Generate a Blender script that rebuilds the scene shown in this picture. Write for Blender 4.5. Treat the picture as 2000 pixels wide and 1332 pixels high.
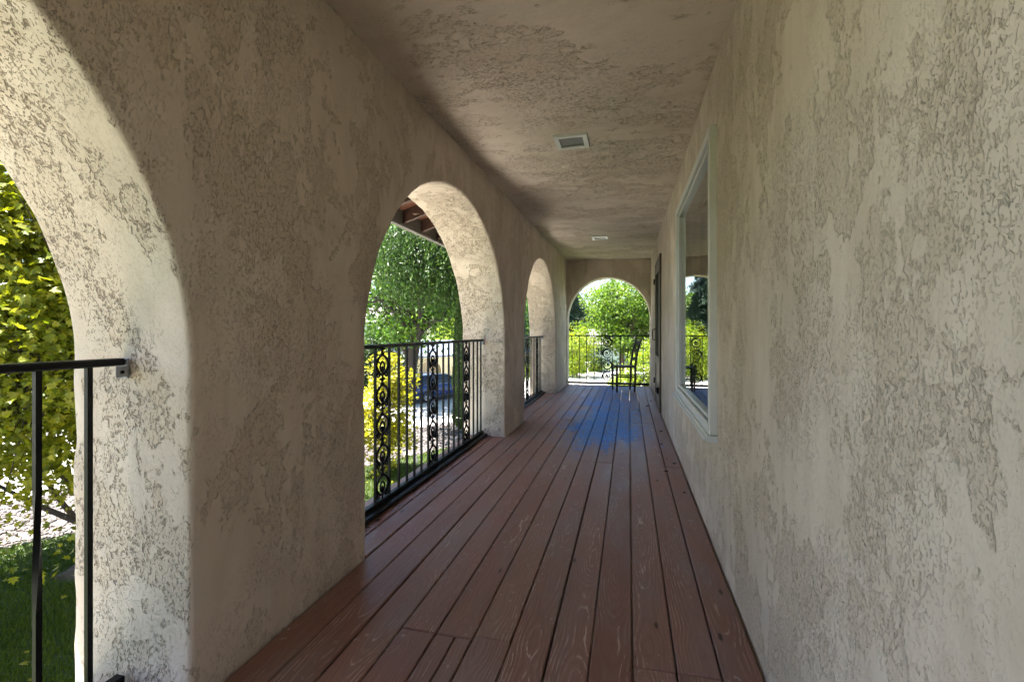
import bpy, math, random
import numpy as np
from mathutils import Vector, Matrix, noise as mnoise

for o in list(bpy.data.objects):
    bpy.data.objects.remove(o)
SC = bpy.context.scene
COL = SC.collection
R = math.radians

# ------------------------------------------------------------------ camera
EYE = 1.08
cam_d = bpy.data.cameras.new('camera')
cam_d.sensor_width = 36.0
cam_d.lens = 16.2
cam_d.shift_y = -0.0095
cam_d.clip_start = 0.05
cam_d.clip_end = 1500
cam = bpy.data.objects.new('camera', cam_d)
COL.objects.link(cam)
cam.location = (0, 0, EYE)
cam.rotation_euler = (R(90), 0, R(14.216))
SC.camera = cam

# ------------------------------------------------------------------ light
SUN_EL = 69.0
SUN_DIR = Vector((-0.97, -0.22, 0)).normalized()      # horizontal direction towards the sun
world = bpy.data.worlds.new('World')
SC.world = world
world.use_nodes = True
wn = world.node_tree
wn.nodes.clear()
sky = wn.nodes.new('ShaderNodeTexSky')
sky.sky_type = 'NISHITA'
sky.sun_disc = False
sky.sun_elevation = R(SUN_EL)
sky.sun_rotation = math.atan2(SUN_DIR.x, SUN_DIR.y)
sky.air_density = 1.0
sky.dust_density = 0.6
sky.ozone_density = 1.6
bg = wn.nodes.new('ShaderNodeBackground')
bg.inputs['Strength'].default_value = 0.052
wo = wn.nodes.new('ShaderNodeOutputWorld')
wn.links.new(sky.outputs[0], bg.inputs['Color'])
wn.links.new(bg.outputs[0], wo.inputs['Surface'])

sun_d = bpy.data.lights.new('sun', 'SUN')
sun_d.energy = 5.0
sun_d.angle = R(0.53)
sun_d.color = (1.0, 0.95, 0.86)
sun = bpy.data.objects.new('sun', sun_d)
COL.objects.link(sun)
to_sun = Vector((SUN_DIR.x * math.cos(R(SUN_EL)), SUN_DIR.y * math.cos(R(SUN_EL)), math.sin(R(SUN_EL))))
sun.rotation_euler = (-to_sun).to_track_quat('-Z', 'Y').to_euler()
sun.location = (-30, 30, 60)

SC.view_settings.view_transform = 'Standard'
SC.view_settings.look = 'None'
SC.view_settings.exposure = 3.12
SC.view_settings.gamma = 1.0
SC.view_settings.use_curve_mapping = False
SC.render.engine = 'CYCLES'
SC.cycles.use_denoising = True
SC.cycles.use_adaptive_sampling = True
SC.cycles.adaptive_threshold = 0.025
SC.cycles.max_bounces = 6
SC.cycles.diffuse_bounces = 5
SC.cycles.glossy_bounces = 4
SC.cycles.transparent_max_bounces = 8
SC.cycles.sample_clamp_indirect = 6.0
SC.cycles.caustics_reflective = False
SC.cycles.caustics_refractive = False

rng = np.random.default_rng(7)
random.seed(7)

# ------------------------------------------------------------------ helpers
WLOC = {}


def tag(o, label=None, cat=None, group=None, kind=None):
    if label: o['label'] = label
    if cat: o['category'] = cat
    if group: o['group'] = group
    if kind: o['kind'] = kind
    return o


def wl(o):
    return WLOC.get(o.name, Vector((0, 0, 0)))


def empty(name, loc, label, cat, group=None, parent=None):
    o = bpy.data.objects.new(name, None)
    o.empty_display_size = 0.2
    COL.objects.link(o)
    loc = Vector(loc)
    o.location = loc - (wl(parent) if parent else Vector((0, 0, 0)))
    if parent: o.parent = parent
    WLOC[o.name] = loc
    if label: tag(o, label, cat, group)
    return o


def np_mesh(name, verts, faces, smooth=False):
    """verts (V,3); faces: list of (F,k) arrays"""
    me = bpy.data.meshes.new(name)
    verts = np.asarray(verts, dtype=np.float32).reshape(-1, 3)
    fl = [np.asarray(a, dtype=np.int32) for a in faces if len(a)]
    me.vertices.add(len(verts))
    me.vertices.foreach_set('co', verts.ravel())
    tot = sum(a.size for a in fl)
    npoly = sum(len(a) for a in fl)
    me.loops.add(tot)
    me.polygons.add(npoly)
    me.loops.foreach_set('vertex_index', np.concatenate([a.ravel() for a in fl]))
    lt = np.concatenate([np.full(len(a), a.shape[1], dtype=np.int32) for a in fl])
    ls = np.concatenate([[0], np.cumsum(lt)[:-1]]).astype(np.int32)
    me.polygons.foreach_set('loop_start', ls)
    me.polygons.foreach_set('loop_total', lt)
    me.polygons.foreach_set('use_smooth', np.full(npoly, bool(smooth)))
    me.update(calc_edges=True)
    me.validate()
    return me


def link(name, me, mat, parent=None, loc=(0, 0, 0)):
    """mesh data is in local coordinates around world point loc"""
    o = bpy.data.objects.new(name, me)
    COL.objects.link(o)
    loc = Vector(loc)
    o.location = loc - (wl(parent) if parent else Vector((0, 0, 0)))
    if parent: o.parent = parent
    WLOC[o.name] = loc
    if mat is not None and len(me.materials) == 0:
        me.materials.append(mat)
    return o


class MB:
    def __init__(self):
        self.v = []
        self.f = {}
        self.n = 0

    def add(self, verts, faces):
        verts = np.asarray(verts, dtype=float).reshape(-1, 3)
        self.v.append(verts)
        for fa in faces:
            fa = np.asarray(fa, dtype=int)
            if fa.size == 0: continue
            self.f.setdefault(fa.shape[1], []).append(fa + self.n)
        self.n += len(verts)
        return self

    def box(self, lo, hi, bev=0.0, mat=None):
        lo = np.array(lo, float); hi = np.array(hi, float)
        if bev <= 0:
            v = np.array([[x, y, z] for z in (lo[2], hi[2]) for y in (lo[1], hi[1]) for x in (lo[0], hi[0])])
            f = np.array([[0, 2, 3, 1], [4, 5, 7, 6], [0, 1, 5, 4], [2, 6, 7, 3], [0, 4, 6, 2], [1, 3, 7, 5]])
            if mat is not None: v = xf(v, mat)
            return self.add(v, [f])
        b = min(bev, *((hi - lo) * 0.45))
        c = (lo + hi) / 2; h = (hi - lo) / 2
        vs = []; idx = {}
        for sx in (-1, 1):
            for sy in (-1, 1):
                for sz in (-1, 1):
                    s = np.array([sx, sy, sz])
                    for ax in range(3):
                        q = h - b; q[ax] = h[ax]
                        idx[(sx, sy, sz, ax)] = len(vs)
                        vs.append(c + s * q)
        f4 = []; f3 = []
        for ax in range(3):
            a1, a2 = (ax + 1) % 3, (ax + 2) % 3
            for s in (-1, 1):
                q = []
                for s1, s2 in ((-1, -1), (1, -1), (1, 1), (-1, 1)):
                    k = [0, 0, 0]; k[ax] = s; k[a1] = s1; k[a2] = s2
                    q.append(idx[(*k, ax)])
                f4.append(q if s > 0 else q[::-1])
        for ax in range(3):          # edges running along ax
            a1, a2 = (ax + 1) % 3, (ax + 2) % 3
            for s1 in (-1, 1):
                for s2 in (-1, 1):
                    k0 = [0, 0, 0]; k0[a1] = s1; k0[a2] = s2; k1 = list(k0); k0[ax] = -1; k1[ax] = 1
                    q = [idx[(*k0, a1)], idx[(*k1, a1)], idx[(*k1, a2)], idx[(*k0, a2)]]
                    f4.append(q if s1 * s2 < 0 else q[::-1])
        for sx in (-1, 1):
            for sy in (-1, 1):
                for sz in (-1, 1):
                    q = [idx[(sx, sy, sz, a)] for a in range(3)]
                    f3.append(q if sx * sy * sz > 0 else q[::-1])
        v = np.array(vs)
        if mat is not None: v = xf(v, mat)
        return self.add(v, [np.array(f4), np.array(f3)])

    def tube(self, pts, rad, sides=8, closed=False, cap=True, flat=None, twist=None):
        pts = np.asarray(pts, float)
        n = len(pts)
        rad = np.broadcast_to(np.asarray(rad, float), (n,))
        tan = np.zeros_like(pts)
        if closed:
            tan = np.roll(pts, -1, 0) - np.roll(pts, 1, 0)
        else:
            tan[1:-1] = pts[2:] - pts[:-2]; tan[0] = pts[1] - pts[0]; tan[-1] = pts[-1] - pts[-2]
        tan /= np.maximum(np.linalg.norm(tan, axis=1, keepdims=True), 1e-9)
        up = np.array([0, 0, 1.0]) if abs(tan[0][2]) < 0.9 else np.array([1.0, 0, 0])
        a = np.cross(tan[0], up); a /= np.linalg.norm(a)
        vs = []
        ph0 = math.pi / sides if sides == 4 else 0
        ang = np.arange(sides) * 2 * math.pi / sides + ph0
        for i in range(n):
            a = a - tan[i] * np.dot(a, tan[i]); a /= max(np.linalg.norm(a), 1e-9)
            b = np.cross(tan[i], a)
            an = ang + (twist[i] if twist is not None else 0)
            vs.append(pts[i] + rad[i] * (np.cos(an)[:, None] * a + np.sin(an)[:, None] * b))
        v = np.concatenate(vs)
        m = n if closed else n - 1
        i = np.arange(m)[:, None]; j = np.arange(sides)[None, :]
        i2 = (i + 1) % n; j2 = (j + 1) % sides
        f = np.stack([i * sides + j, i * sides + j2, i2 * sides + j2, i2 * sides + j], -1).reshape(-1, 4)
        fs = [f]
        if cap and not closed:
            fs.append(np.arange(sides)[::-1][None, :]); fs.append((np.arange(sides) + (n - 1) * sides)[None, :])
        return self.add(v, fs)

    def loft(self, rings, cap=True):
        n = len(rings); k = len(rings[0])
        v = np.concatenate([np.asarray(r, float) for r in rings])
        i = np.arange(n - 1)[:, None]; j = np.arange(k)[None, :]; j2 = (j + 1) % k
        f = np.stack([i * k + j, i * k + j2, (i + 1) * k + j2, (i + 1) * k + j], -1).reshape(-1, 4)
        fs = [f]
        if cap:
            fs.append(np.arange(k)[::-1][None, :]); fs.append((np.arange(k) + (n - 1) * k)[None, :])
        return self.add(v, fs)

    def lathe(self, prof, axis_o, axis='z', sides=16):
        prof = np.asarray(prof, float)
        rings = []
        for r, h in prof:
            a = np.arange(sides) * 2 * math.pi / sides
            if axis == 'z': ring = np.stack([r * np.cos(a), r * np.sin(a), np.full(sides, h)], -1)
            elif axis == 'x': ring = np.stack([np.full(sides, h), r * np.cos(a), r * np.sin(a)], -1)
            else: ring = np.stack([r * np.sin(a), np.full(sides, h), r * np.cos(a)], -1)
            rings.append(ring + np.asarray(axis_o))
        return self.loft(rings)

    def sphere(self, c, r, seg=8, rg=5):
        prof = [(max(1e-4, math.sin(math.pi * k / rg)), -math.cos(math.pi * k / rg)) for k in range(rg + 1)]
        r = np.broadcast_to(np.asarray(r, float), (3,))
        rings = []
        for p, h in prof:
            a = np.arange(seg) * 2 * math.pi / seg
            rings.append(np.stack([p * np.cos(a), p * np.sin(a), np.full(seg, h)], -1) * r + np.asarray(c))
        return self.loft(rings)

    def grid(self, P):
        P = np.asarray(P, float); n, m = P.shape[:2]
        i = np.arange(n - 1)[:, None]; j = np.arange(m - 1)[None, :]
        f = np.stack([i * m + j, (i + 1) * m + j, (i + 1) * m + j + 1, i * m + j + 1], -1).reshape(-1, 4)
        return self.add(P.reshape(-1, 3), [f])

    def mesh(self, name, org=(0, 0, 0), smooth=False):
        v = np.concatenate(self.v) - np.asarray(org, float)
        return np_mesh(name, v, [np.concatenate(a) for a in self.f.values()], smooth)

    def part(self, name, mat, parent=None, org=None, smooth=False):
        v = np.concatenate(self.v)
        if org is None:
            org = v.mean(0) if parent else (v[:, 0].mean(), v[:, 1].mean(), v[:, 2].min())
        return link(name, self.mesh(name, org, smooth), mat, parent, org)


def xf(v, M):
    v = np.asarray(v, float)
    M = np.array(M)
    return v @ M[:3, :3].T + M[:3, 3]


def weld(me, d=0.0004):
    import bmesh
    bm = bmesh.new(); bm.from_mesh(me)
    bmesh.ops.remove_doubles(bm, verts=bm.verts, dist=d)
    bmesh.ops.recalc_face_normals(bm, faces=bm.faces)
    bm.to_mesh(me); bm.free(); me.update()


def wobble(me, org, layers):
    """hand-trowelled unevenness: move vertices along their normals; layers of (amplitude, frequency)"""
    n = len(me.vertices)
    co = np.empty(n * 3, np.float32); me.vertices.foreach_get('co', co); co = co.reshape(-1, 3)
    no = np.empty(n * 3, np.float32); me.vertex_normals.foreach_get('vector', no); no = no.reshape(-1, 3)
    w = co + np.asarray(org, np.float32)
    d = np.zeros(n, np.float32)
    for amp, fr in layers:
        d += np.array([mnoise.noise(Vector(p) * fr) for p in w.tolist()], np.float32) * amp
    co = co + no * d[:, None]
    me.vertices.foreach_set('co', co.ravel()); me.update()


# ------------------------------------------------------------------ material helpers
class NT:
    def __init__(self, name):
        self.m = bpy.data.materials.new(name)
        self.m.use_nodes = True
        self.t = self.m.node_tree
        self.t.nodes.clear()
        self.out = self.t.nodes.new('ShaderNodeOutputMaterial')

    def n(self, typ, ins=None, **props):
        nd = self.t.nodes.new('ShaderNode' + typ)
        for k, v in props.items(): setattr(nd, k, v)
        for k, v in (ins or {}).items():
            self.set(nd.inputs[k], v)
        return nd

    def set(self, sock, v):
        if isinstance(v, bpy.types.NodeSocket): self.t.links.new(v, sock)
        elif isinstance(v, bpy.types.Node): self.t.links.new(v.outputs[0], sock)
        else:
            if sock.type == 'RGBA' and len(v) == 3: v = (*v, 1)
            sock.default_value = v

    def math(self, op, a, b=None, c=None, clamp=False):
        nd = self.t.nodes.new('ShaderNodeMath'); nd.operation = op; nd.use_clamp = clamp
        self.set(nd.inputs[0], a)
        if b is not None: self.set(nd.inputs[1], b)
        if c is not None: self.set(nd.inputs[2], c)
        return nd.outputs[0]

    def smooth(self, x, lo, hi, a=0.0, b=1.0):
        nd = self.t.nodes.new('ShaderNodeMapRange'); nd.interpolation_type = 'SMOOTHSTEP'
        self.set(nd.inputs[0], x)
        for i, v in enumerate((lo, hi, a, b)): nd.inputs[i + 1].default_value = v
        return nd.outputs[0]

    def mix(self, f, a, b, mode='MIX'):
        nd = self.t.nodes.new('ShaderNodeMix'); nd.data_type = 'RGBA'; nd.blend_type = mode
        self.set(nd.inputs[0], f); self.set(nd.inputs[6], a); self.set(nd.inputs[7], b)
        return nd.outputs[2]

    def noise(self, vec, scale, detail=3, rough=0.55, dist=0.0):
        nd = self.n('TexNoise', {'Vector': vec, 'Scale': scale, 'Detail': detail, 'Roughness': rough, 'Distortion': dist})
        return nd.outputs[0]

    def stretch(self, vec, s):
        nd = self.n('VectorMath', operation='MULTIPLY')
        self.set(nd.inputs[0], vec); nd.inputs[1].default_value = s
        return nd.outputs[0]

    def bsdf(self, **kw):
        nd = self.n('BsdfPrincipled')
        for k, v in kw.items():
            self.set(nd.inputs[k.replace('_', ' ')], v)
        self.t.links.new(nd.outputs[0], self.out.inputs[0])
        return nd


def simple(name, col, rough=0.6, var=0.12, scale=12.0, metallic=0.0, bump=0.0, bscale=60.0, spec=0.5):
    t = NT(name)
    pos = t.n('NewGeometry').outputs['Position']
    nz = t.noise(pos, scale, 4, 0.6)
    k = t.smooth(nz, 0.25, 0.75, 1 - var, 1 + var)
    hsv = t.n('HueSaturation', {'Color': col, 'Value': k})
    b = t.bsdf(Base_Color=hsv, Roughness=t.smooth(nz, 0.2, 0.8, max(0.02, rough - 0.08), min(1, rough + 0.08)), Metallic=metallic)
    b.inputs['Specular IOR Level'].default_value = spec
    if bump > 0:
        nb = t.noise(pos, bscale, 4, 0.6)
        bp = t.n('Bump', {'Height': nb, 'Strength': 0.6, 'Distance': bump})
        t.set(b.inputs['Normal'], bp)
    return t.m


def stucco(name, st, k=1.0, col=(0.785, 0.685, 0.610), depth=0.005, dark=0.5, amt=1.0):
    """skip-trowelled stucco: smooth raised patches over a torn, pitted coat"""
    t = NT(name)
    pos = t.n('NewGeometry').outputs['Position']
    v = t.stretch(pos, tuple(q * k for q in st))
    big = t.noise(v, 4.2, 5, 0.62, 0.4)
    mid = t.noise(v, 21.0, 4, 0.62, 0.3)
    mixn = t.math('ADD', t.math('MULTIPLY', big, 0.66), t.math('MULTIPLY', mid, 0.34))
    plate = t.smooth(mixn, 0.462, 0.505)                    # 1 on the smooth raised patches
    torn = t.math('SUBTRACT', 1.0, plate)
    fine = t.noise(v, 120.0, 2, 0.6, 0.8)
    # torn pits and drag marks: short dark strokes, thick in places
    pn = t.noise(t.stretch(v, (1.0, 1.0, 0.8)), 190.0, 1, 0.5, 0.8)
    dens = t.noise(v, 3.4, 5, 0.68, 0.5)
    zone = t.math('MAXIMUM', t.math('MULTIPLY', torn, 0.8), t.smooth(dens, 0.44, 0.64))
    zone = t.math('ADD', 0.06, t.math('MULTIPLY', zone, t.smooth(dens, 0.28, 0.60, 0.2, 0.88)))
    pit = t.math('MULTIPLY', t.smooth(pn, 0.590, 0.640), zone)
    wn_ = t.noise(v, 78.0, 1, 0.5, 1.0)
    worm = t.smooth(t.math('ABSOLUTE', t.math('SUBTRACT', wn_, 0.5)), 0.024, 0.008)
    worm = t.math('MULTIPLY', t.math('MULTIPLY', worm, t.math('MULTIPLY', t.smooth(mid, 0.48, 0.56), t.smooth(fine, 0.47, 0.53))), zone)
    pit = t.math('MAXIMUM', pit, worm)
    edge = t.math('MULTIPLY', t.smooth(mixn, 0.452, 0.468), t.smooth(mixn, 0.486, 0.470))
    edge = t.math('MULTIPLY', edge, t.smooth(fine, 0.48, 0.58))
    h = t.math('MULTIPLY', plate, 0.30)
    h = t.math('ADD', h, t.math('MULTIPLY', t.math('MULTIPLY', fine, t.math('ADD', 0.32, torn)), 0.55 * amt))
    h = t.math('SUBTRACT', h, t.math('MULTIPLY', pit, 0.8))
    h = t.math('SUBTRACT', h, t.math('MULTIPLY', edge, 0.45))
    bp = t.n('Bump', {'Height': h, 'Strength': 1.0, 'Distance': depth})
    soil = t.noise(pos, 1.3, 4, 0.65)
    c1 = t.mix(t.smooth(soil, 0.3, 0.7), tuple(x * 0.93 for x in col), tuple(min(1, x * 1.05) for x in col))
    sweep = t.noise(t.stretch(v, (2.2, 2.2, 1.0)), 3.0, 3, 0.6, 1.2)
    c1 = t.mix(t.smooth(sweep, 0.38, 0.66, 0.0, 0.45), c1, (col[0] * 0.78, col[1] * 0.74, col[2] * 0.70))
    c2 = t.mix(t.math('MULTIPLY', torn, 0.58), c1, (col[0] * 0.84, col[1] * 0.81, col[2] * 0.77))
    dk = t.math('MULTIPLY', t.math('MAXIMUM', pit, t.math('MULTIPLY', edge, 0.7)), t.smooth(big, 0.30, 0.62, dark * 1.15, dark * 0.65))
    c3 = t.mix(dk, c2, (col[0] * 0.24, col[1] * 0.195, col[2] * 0.155))  # shadow in the pits and patch edges, painted dark into the colour
    b = t.bsdf(Base_Color=c3, Roughness=0.9, Normal=bp)
    b.inputs['Specular IOR Level'].default_value = 0.2
    return t.m


def deck_wood():
    t = NT('stained deck wood')
    tc = t.n('TexCoord').outputs['Object']
    rnd = t.n('ObjectInfo').outputs['Random']
    pos = t.n('NewGeometry').outputs['Position']
    sh = t.n('CombineXYZ', {0: t.math('MULTIPLY', rnd, 13.0), 1: t.math('MULTIPLY', rnd, 71.0), 2: t.math('MULTIPLY', rnd, 37.0)})
    p = t.n('VectorMath', {0: tc, 1: sh}, operation='ADD').outputs[0]
    s = t.n('SeparateXYZ', {0: tc})
    x, y = s.outputs[0], s.outputs[1]
    slow = t.noise(t.stretch(p, (0.0, 1.3, 0.0)), 1.0, 2, 0.5)
    slow2 = t.noise(t.stretch(p, (3.0, 2.6, 0.0)), 1.0, 2, 0.5)
    xc = t.math('ADD', x, t.math('MULTIPLY', t.math('SUBTRACT', rnd, 0.5), 0.12))
    xc = t.math('ADD', xc, t.math('MULTIPLY', t.math('SUBTRACT', slow2, 0.5), 0.03))
    zc = t.math('ADD', 0.012, t.math('MULTIPLY', t.math('SUBTRACT', slow, 0.36), 0.20))
    r = t.math('SQRT', t.math('ADD', t.math('MULTIPLY', xc, xc), t.math('MULTIPLY', zc, zc)))
    r = t.math('ADD', r, t.math('MULTIPLY', t.noise(t.stretch(p, (60, 6, 0)), 1.0, 3), 0.006))
    ring = t.math('SINE', t.math('MULTIPLY', r, 620.0))
    line = t.smooth(ring, 0.80, 0.99)
    fibre = t.noise(t.stretch(p, (180, 5, 1)), 1.0, 4, 0.65)
    wearz = t.noise(t.stretch(p, (9, 1.6, 1)), 1.0, 4, 0.6)
    wear = t.smooth(wearz, 0.46, 0.62)
    broken = t.smooth(t.noise(t.stretch(p, (110, 16, 1)), 1.0, 3), 0.42, 0.58)
    rub = t.math('MULTIPLY', t.math('MULTIPLY', line, wear), broken)
    base_v = t.noise(t.stretch(p, (4, 0.9, 1)), 1.0, 4, 0.6)
    c_a = (0.26, 0.115, 0.092); c_b = (0.37, 0.195, 0.165)
    base = t.mix(t.smooth(base_v, 0.3, 0.7), c_a, c_b)
    r2 = t.n('TexWhiteNoise', {'W': t.math('MULTIPLY', rnd, 917.0)}, noise_dimensions='1D').outputs[0]
    base = t.mix(t.math('MULTIPLY', rnd, 0.5), base, (0.33, 0.21, 0.16))
    base = t.mix(t.math('MULTIPLY', r2, 0.60), base, (0.19, 0.072, 0.058))
    base = t.mix(t.smooth(fibre, 0.42, 0.72, 0.0, 0.4), base, (0.18, 0.085, 0.062))
    base = t.mix(t.smooth(ring, -0.2, -0.95, 0.0, 0.25), base, (0.15, 0.070, 0.052))
    # grey weathering and rubbed grain
    gw = t.smooth(t.noise(t.stretch(pos, (5, 1.4, 1)), 1.0, 5, 0.65), 0.42, 0.70, 0.0, 0.70)
    base = t.mix(gw, base, (0.25, 0.19, 0.185))
    base = t.mix(t.math('MULTIPLY', rub, 0.85), base, (0.62, 0.50, 0.42))
    # scuffs and chips
    chip = t.smooth(t.noise(t.stretch(p, (48, 34, 1)), 1.0, 3, 0.6), 0.62, 0.68)
    chip = t.math('MULTIPLY', chip, t.smooth(t.noise(t.stretch(p, (6, 3, 1)), 1.0, 2), 0.52, 0.62))
    base = t.mix(t.math('MULTIPLY', chip, 0.7), base, (0.50, 0.42, 0.38))
    # knots
    kv = t.n('TexVoronoi', {'Vector': t.stretch(p, (8.0, 2.6, 0.0)), 'Scale': 1.0}, feature='F1')
    knot = t.smooth(kv.outputs['Distance'], 0.085, 0.05)
    base = t.mix(t.math('MULTIPLY', knot, 0.85), base, (0.018, 0.009, 0.007))
    # worn blue stain and blue sky reflection, both painted into the far boards
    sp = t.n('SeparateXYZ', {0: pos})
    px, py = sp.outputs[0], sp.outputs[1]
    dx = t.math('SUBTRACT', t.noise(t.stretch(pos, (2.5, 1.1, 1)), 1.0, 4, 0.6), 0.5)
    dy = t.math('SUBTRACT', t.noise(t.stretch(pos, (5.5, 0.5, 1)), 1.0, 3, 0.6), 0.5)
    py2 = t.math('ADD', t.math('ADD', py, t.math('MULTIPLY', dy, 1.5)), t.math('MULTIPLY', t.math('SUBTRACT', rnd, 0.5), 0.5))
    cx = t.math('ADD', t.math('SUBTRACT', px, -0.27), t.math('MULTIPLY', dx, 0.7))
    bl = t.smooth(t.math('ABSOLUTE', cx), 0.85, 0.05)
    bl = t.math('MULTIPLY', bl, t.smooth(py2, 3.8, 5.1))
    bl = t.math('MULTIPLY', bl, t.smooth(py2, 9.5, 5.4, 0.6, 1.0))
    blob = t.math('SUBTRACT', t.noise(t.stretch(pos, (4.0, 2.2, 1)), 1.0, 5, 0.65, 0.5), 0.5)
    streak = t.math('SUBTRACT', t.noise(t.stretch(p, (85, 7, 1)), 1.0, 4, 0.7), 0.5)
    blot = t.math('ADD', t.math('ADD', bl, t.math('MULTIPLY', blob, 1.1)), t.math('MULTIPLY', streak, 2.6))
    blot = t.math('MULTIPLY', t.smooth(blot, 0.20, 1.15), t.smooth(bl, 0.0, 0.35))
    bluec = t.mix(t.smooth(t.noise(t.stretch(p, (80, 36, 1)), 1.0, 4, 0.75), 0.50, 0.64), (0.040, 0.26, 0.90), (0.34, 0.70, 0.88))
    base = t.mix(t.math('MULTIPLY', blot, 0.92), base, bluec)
    h = t.math('ADD', t.math('MULTIPLY', t.smooth(ring, -0.9, 0.9), 0.5), t.math('MULTIPLY', fibre, 0.5))
    h = t.math('SUBTRACT', h, t.math('MULTIPLY', knot, 0.5))
    h = t.math('ADD', h, t.math('MULTIPLY', chip, 0.3))
    bp = t.n('Bump', {'Height': h, 'Strength': 0.55, 'Distance': 0.0018})
    rough = t.math('ADD', 0.40, t.math('MULTIPLY', t.smooth(base_v, 0.3, 0.7), 0.14))
    rough = t.math('ADD', rough, t.math('MULTIPLY', rub, 0.15))
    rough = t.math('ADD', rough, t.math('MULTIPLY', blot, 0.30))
    b = t.bsdf(Base_Color=base, Roughness=rough, Normal=bp)
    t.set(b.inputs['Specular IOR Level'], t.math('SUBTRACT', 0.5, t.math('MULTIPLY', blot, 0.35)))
    return t.m


def leaf_mat(name, cols, trans=0.45, tint=(1.0, 1.0, 0.6), rough=0.45):
    t = NT(name)
    rp = t.n('NewGeometry').outputs['Random Per Island']
    pos = t.n('NewGeometry').outputs['Position']
    clump = t.noise(pos, 0.9, 2, 0.5)
    f = t.math('ADD', t.math('MULTIPLY', rp, 0.7), t.math('MULTIPLY', t.smooth(clump, 0.3, 0.7), 0.3))
    ramp = t.n('ValToRGB', {0: f})
    e = ramp.color_ramp.elements
    e[0].position = 0.05; e[0].color = (*cols[0], 1)
    e[1].position = 0.95; e[1].color = (*cols[-1], 1)
    for i, c in enumerate(cols[1:-1]):
        k = e.new((i + 1) / (len(cols) - 1)); k.color = (*c, 1)
    b = t.n('BsdfPrincipled', {'Base Color': ramp.outputs[0], 'Roughness': rough})
    b.inputs['Specular IOR Level'].default_value = 0.35
    tcol = t.mix(1.0, ramp.outputs[0], tuple(1.55 * q for q in tint), 'MULTIPLY')
    tr = t.n('BsdfTranslucent', {'Color': tcol})
    mx = t.n('MixShader', {0: trans, 1: b, 2: tr})
    t.t.links.new(mx.outputs[0], t.out.inputs[0])
    return t.m


M = {}
M['wall'] = stucco('stucco wall', (1.0, 1.0, 0.65), dark=0.40)
M['pier'] = stucco('stucco arcade', (1.0, 1.0, 0.8), 0.62, dark=0.88, depth=0.010)  # same stucco as the inner face; pit shadow painted darker for raking light
M['face'] = stucco('stucco inner face', (1.0, 1.0, 0.7), 0.75, dark=0.42, depth=0.006)
M['ceil'] = stucco('stucco ceiling', (0.6, 1.0, 1.0), 0.5, dark=0.58, depth=0.008)
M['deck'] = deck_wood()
M['iron'] = simple('black painted iron', (0.006, 0.006, 0.007), 0.42, 0.25, 40, bump=0.0006, bscale=180, spec=0.22)
M['zinc'] = simple('galvanised bracket', (0.32, 0.34, 0.40), 0.4, 0.15, 60, metallic=0.7)
M['vinyl'] = simple('white vinyl', (0.74, 0.75, 0.76), 0.35, 0.04, 9)
M['gasket'] = simple('black gasket', (0.015, 0.015, 0.016), 0.5)
M['fascia'] = simple('grey fascia paint', (0.15, 0.145, 0.145), 0.55, 0.12, 10)
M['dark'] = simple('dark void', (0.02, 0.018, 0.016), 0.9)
M['room'] = simple('room paint', (0.20, 0.17, 0.12), 0.8)
M['bark'] = simple('bark', (0.085, 0.062, 0.045), 0.9, 0.4, 25, bump=0.02, bscale=30)
M['bark_dark'] = simple('dark bark', (0.045, 0.036, 0.030), 0.9, 0.4, 25, bump=0.02, bscale=30)
M['chair'] = simple('dark brown chair paint', (0.028, 0.018, 0.014), 0.30, 0.3, 30)
M['rush'] = simple('woven rush seat', (0.10, 0.075, 0.055), 0.7, 0.3, 90, bump=0.004, bscale=140)


def rafter_mat():
    t = NT('peeling brown rafter paint')
    pos = t.n('NewGeometry').outputs['Position']
    g = t.noise(t.stretch(pos, (6, 40, 40)), 1.0, 5, 0.7, 0.6)
    peel = t.smooth(g, 0.60, 0.66)
    zone = t.smooth(t.noise(t.stretch(pos, (3, 3, 3)), 1.0, 2), 0.46, 0.56)
    peel = t.math('MULTIPLY', peel, zone)
    c = t.mix(t.smooth(t.noise(pos, 9, 4), 0.3, 0.7), (0.042, 0.018, 0.013), (0.068, 0.030, 0.022))
    c = t.mix(peel, c, (0.52, 0.42, 0.33))
    bp = t.n('Bump', {'Height': peel, 'Strength': 0.5, 'Distance': 0.002})
    t.bsdf(Base_Color=c, Roughness=0.6, Normal=bp)
    return t.m


M['rafter'] = rafter_mat()
M['roofdeck'] = simple('orange brown roof boards', (0.13, 0.048, 0.026), 0.65, 0.25, 14)
M['tile'] = simple('clay roof tile', (0.33, 0.13, 0.08), 0.75, 0.25, 6, bump=0.03, bscale=9)
M['door'] = simple('brown door paint', (0.075, 0.050, 0.036), 0.45, 0.2, 20)
M['door_lt'] = simple('taupe door panel', (0.20, 0.165, 0.125), 0.5, 0.15, 20)
M['screen'] = simple('dark screen mesh', (0.016, 0.014, 0.012), 0.8, 0.2, 50, spec=0.1)


def glass_mat(name='window glass', ior=1.9, tint=(1, 1, 1), gl=(0.95, 0.97, 0.93)):
    t = NT(name)
    fr = t.n('Fresnel', {'IOR': ior})
    g = t.n('BsdfGlossy', {'Color': gl, 'Roughness': 0.0})
    tr = t.n('BsdfTransparent', {'Color': tint})
    mx = t.n('MixShader', {0: t.math('ADD', 0.22, t.math('MULTIPLY', fr.outputs[0], 0.78)), 1: tr.outputs[0], 2: g.outputs[0]})
    t.t.links.new(mx.outputs[0], t.out.inputs[0])
    return t.m


M['glass'] = glass_mat()

# ------------------------------------------------------------------ ground, lawn, gravel, street
GZ = -3.0
T = np.array([0.5, 0.866]); NRM = np.array([-0.866, 0.5])      # along the street / away from the house


def tw(t, w):
    return T * t + NRM * w


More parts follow.
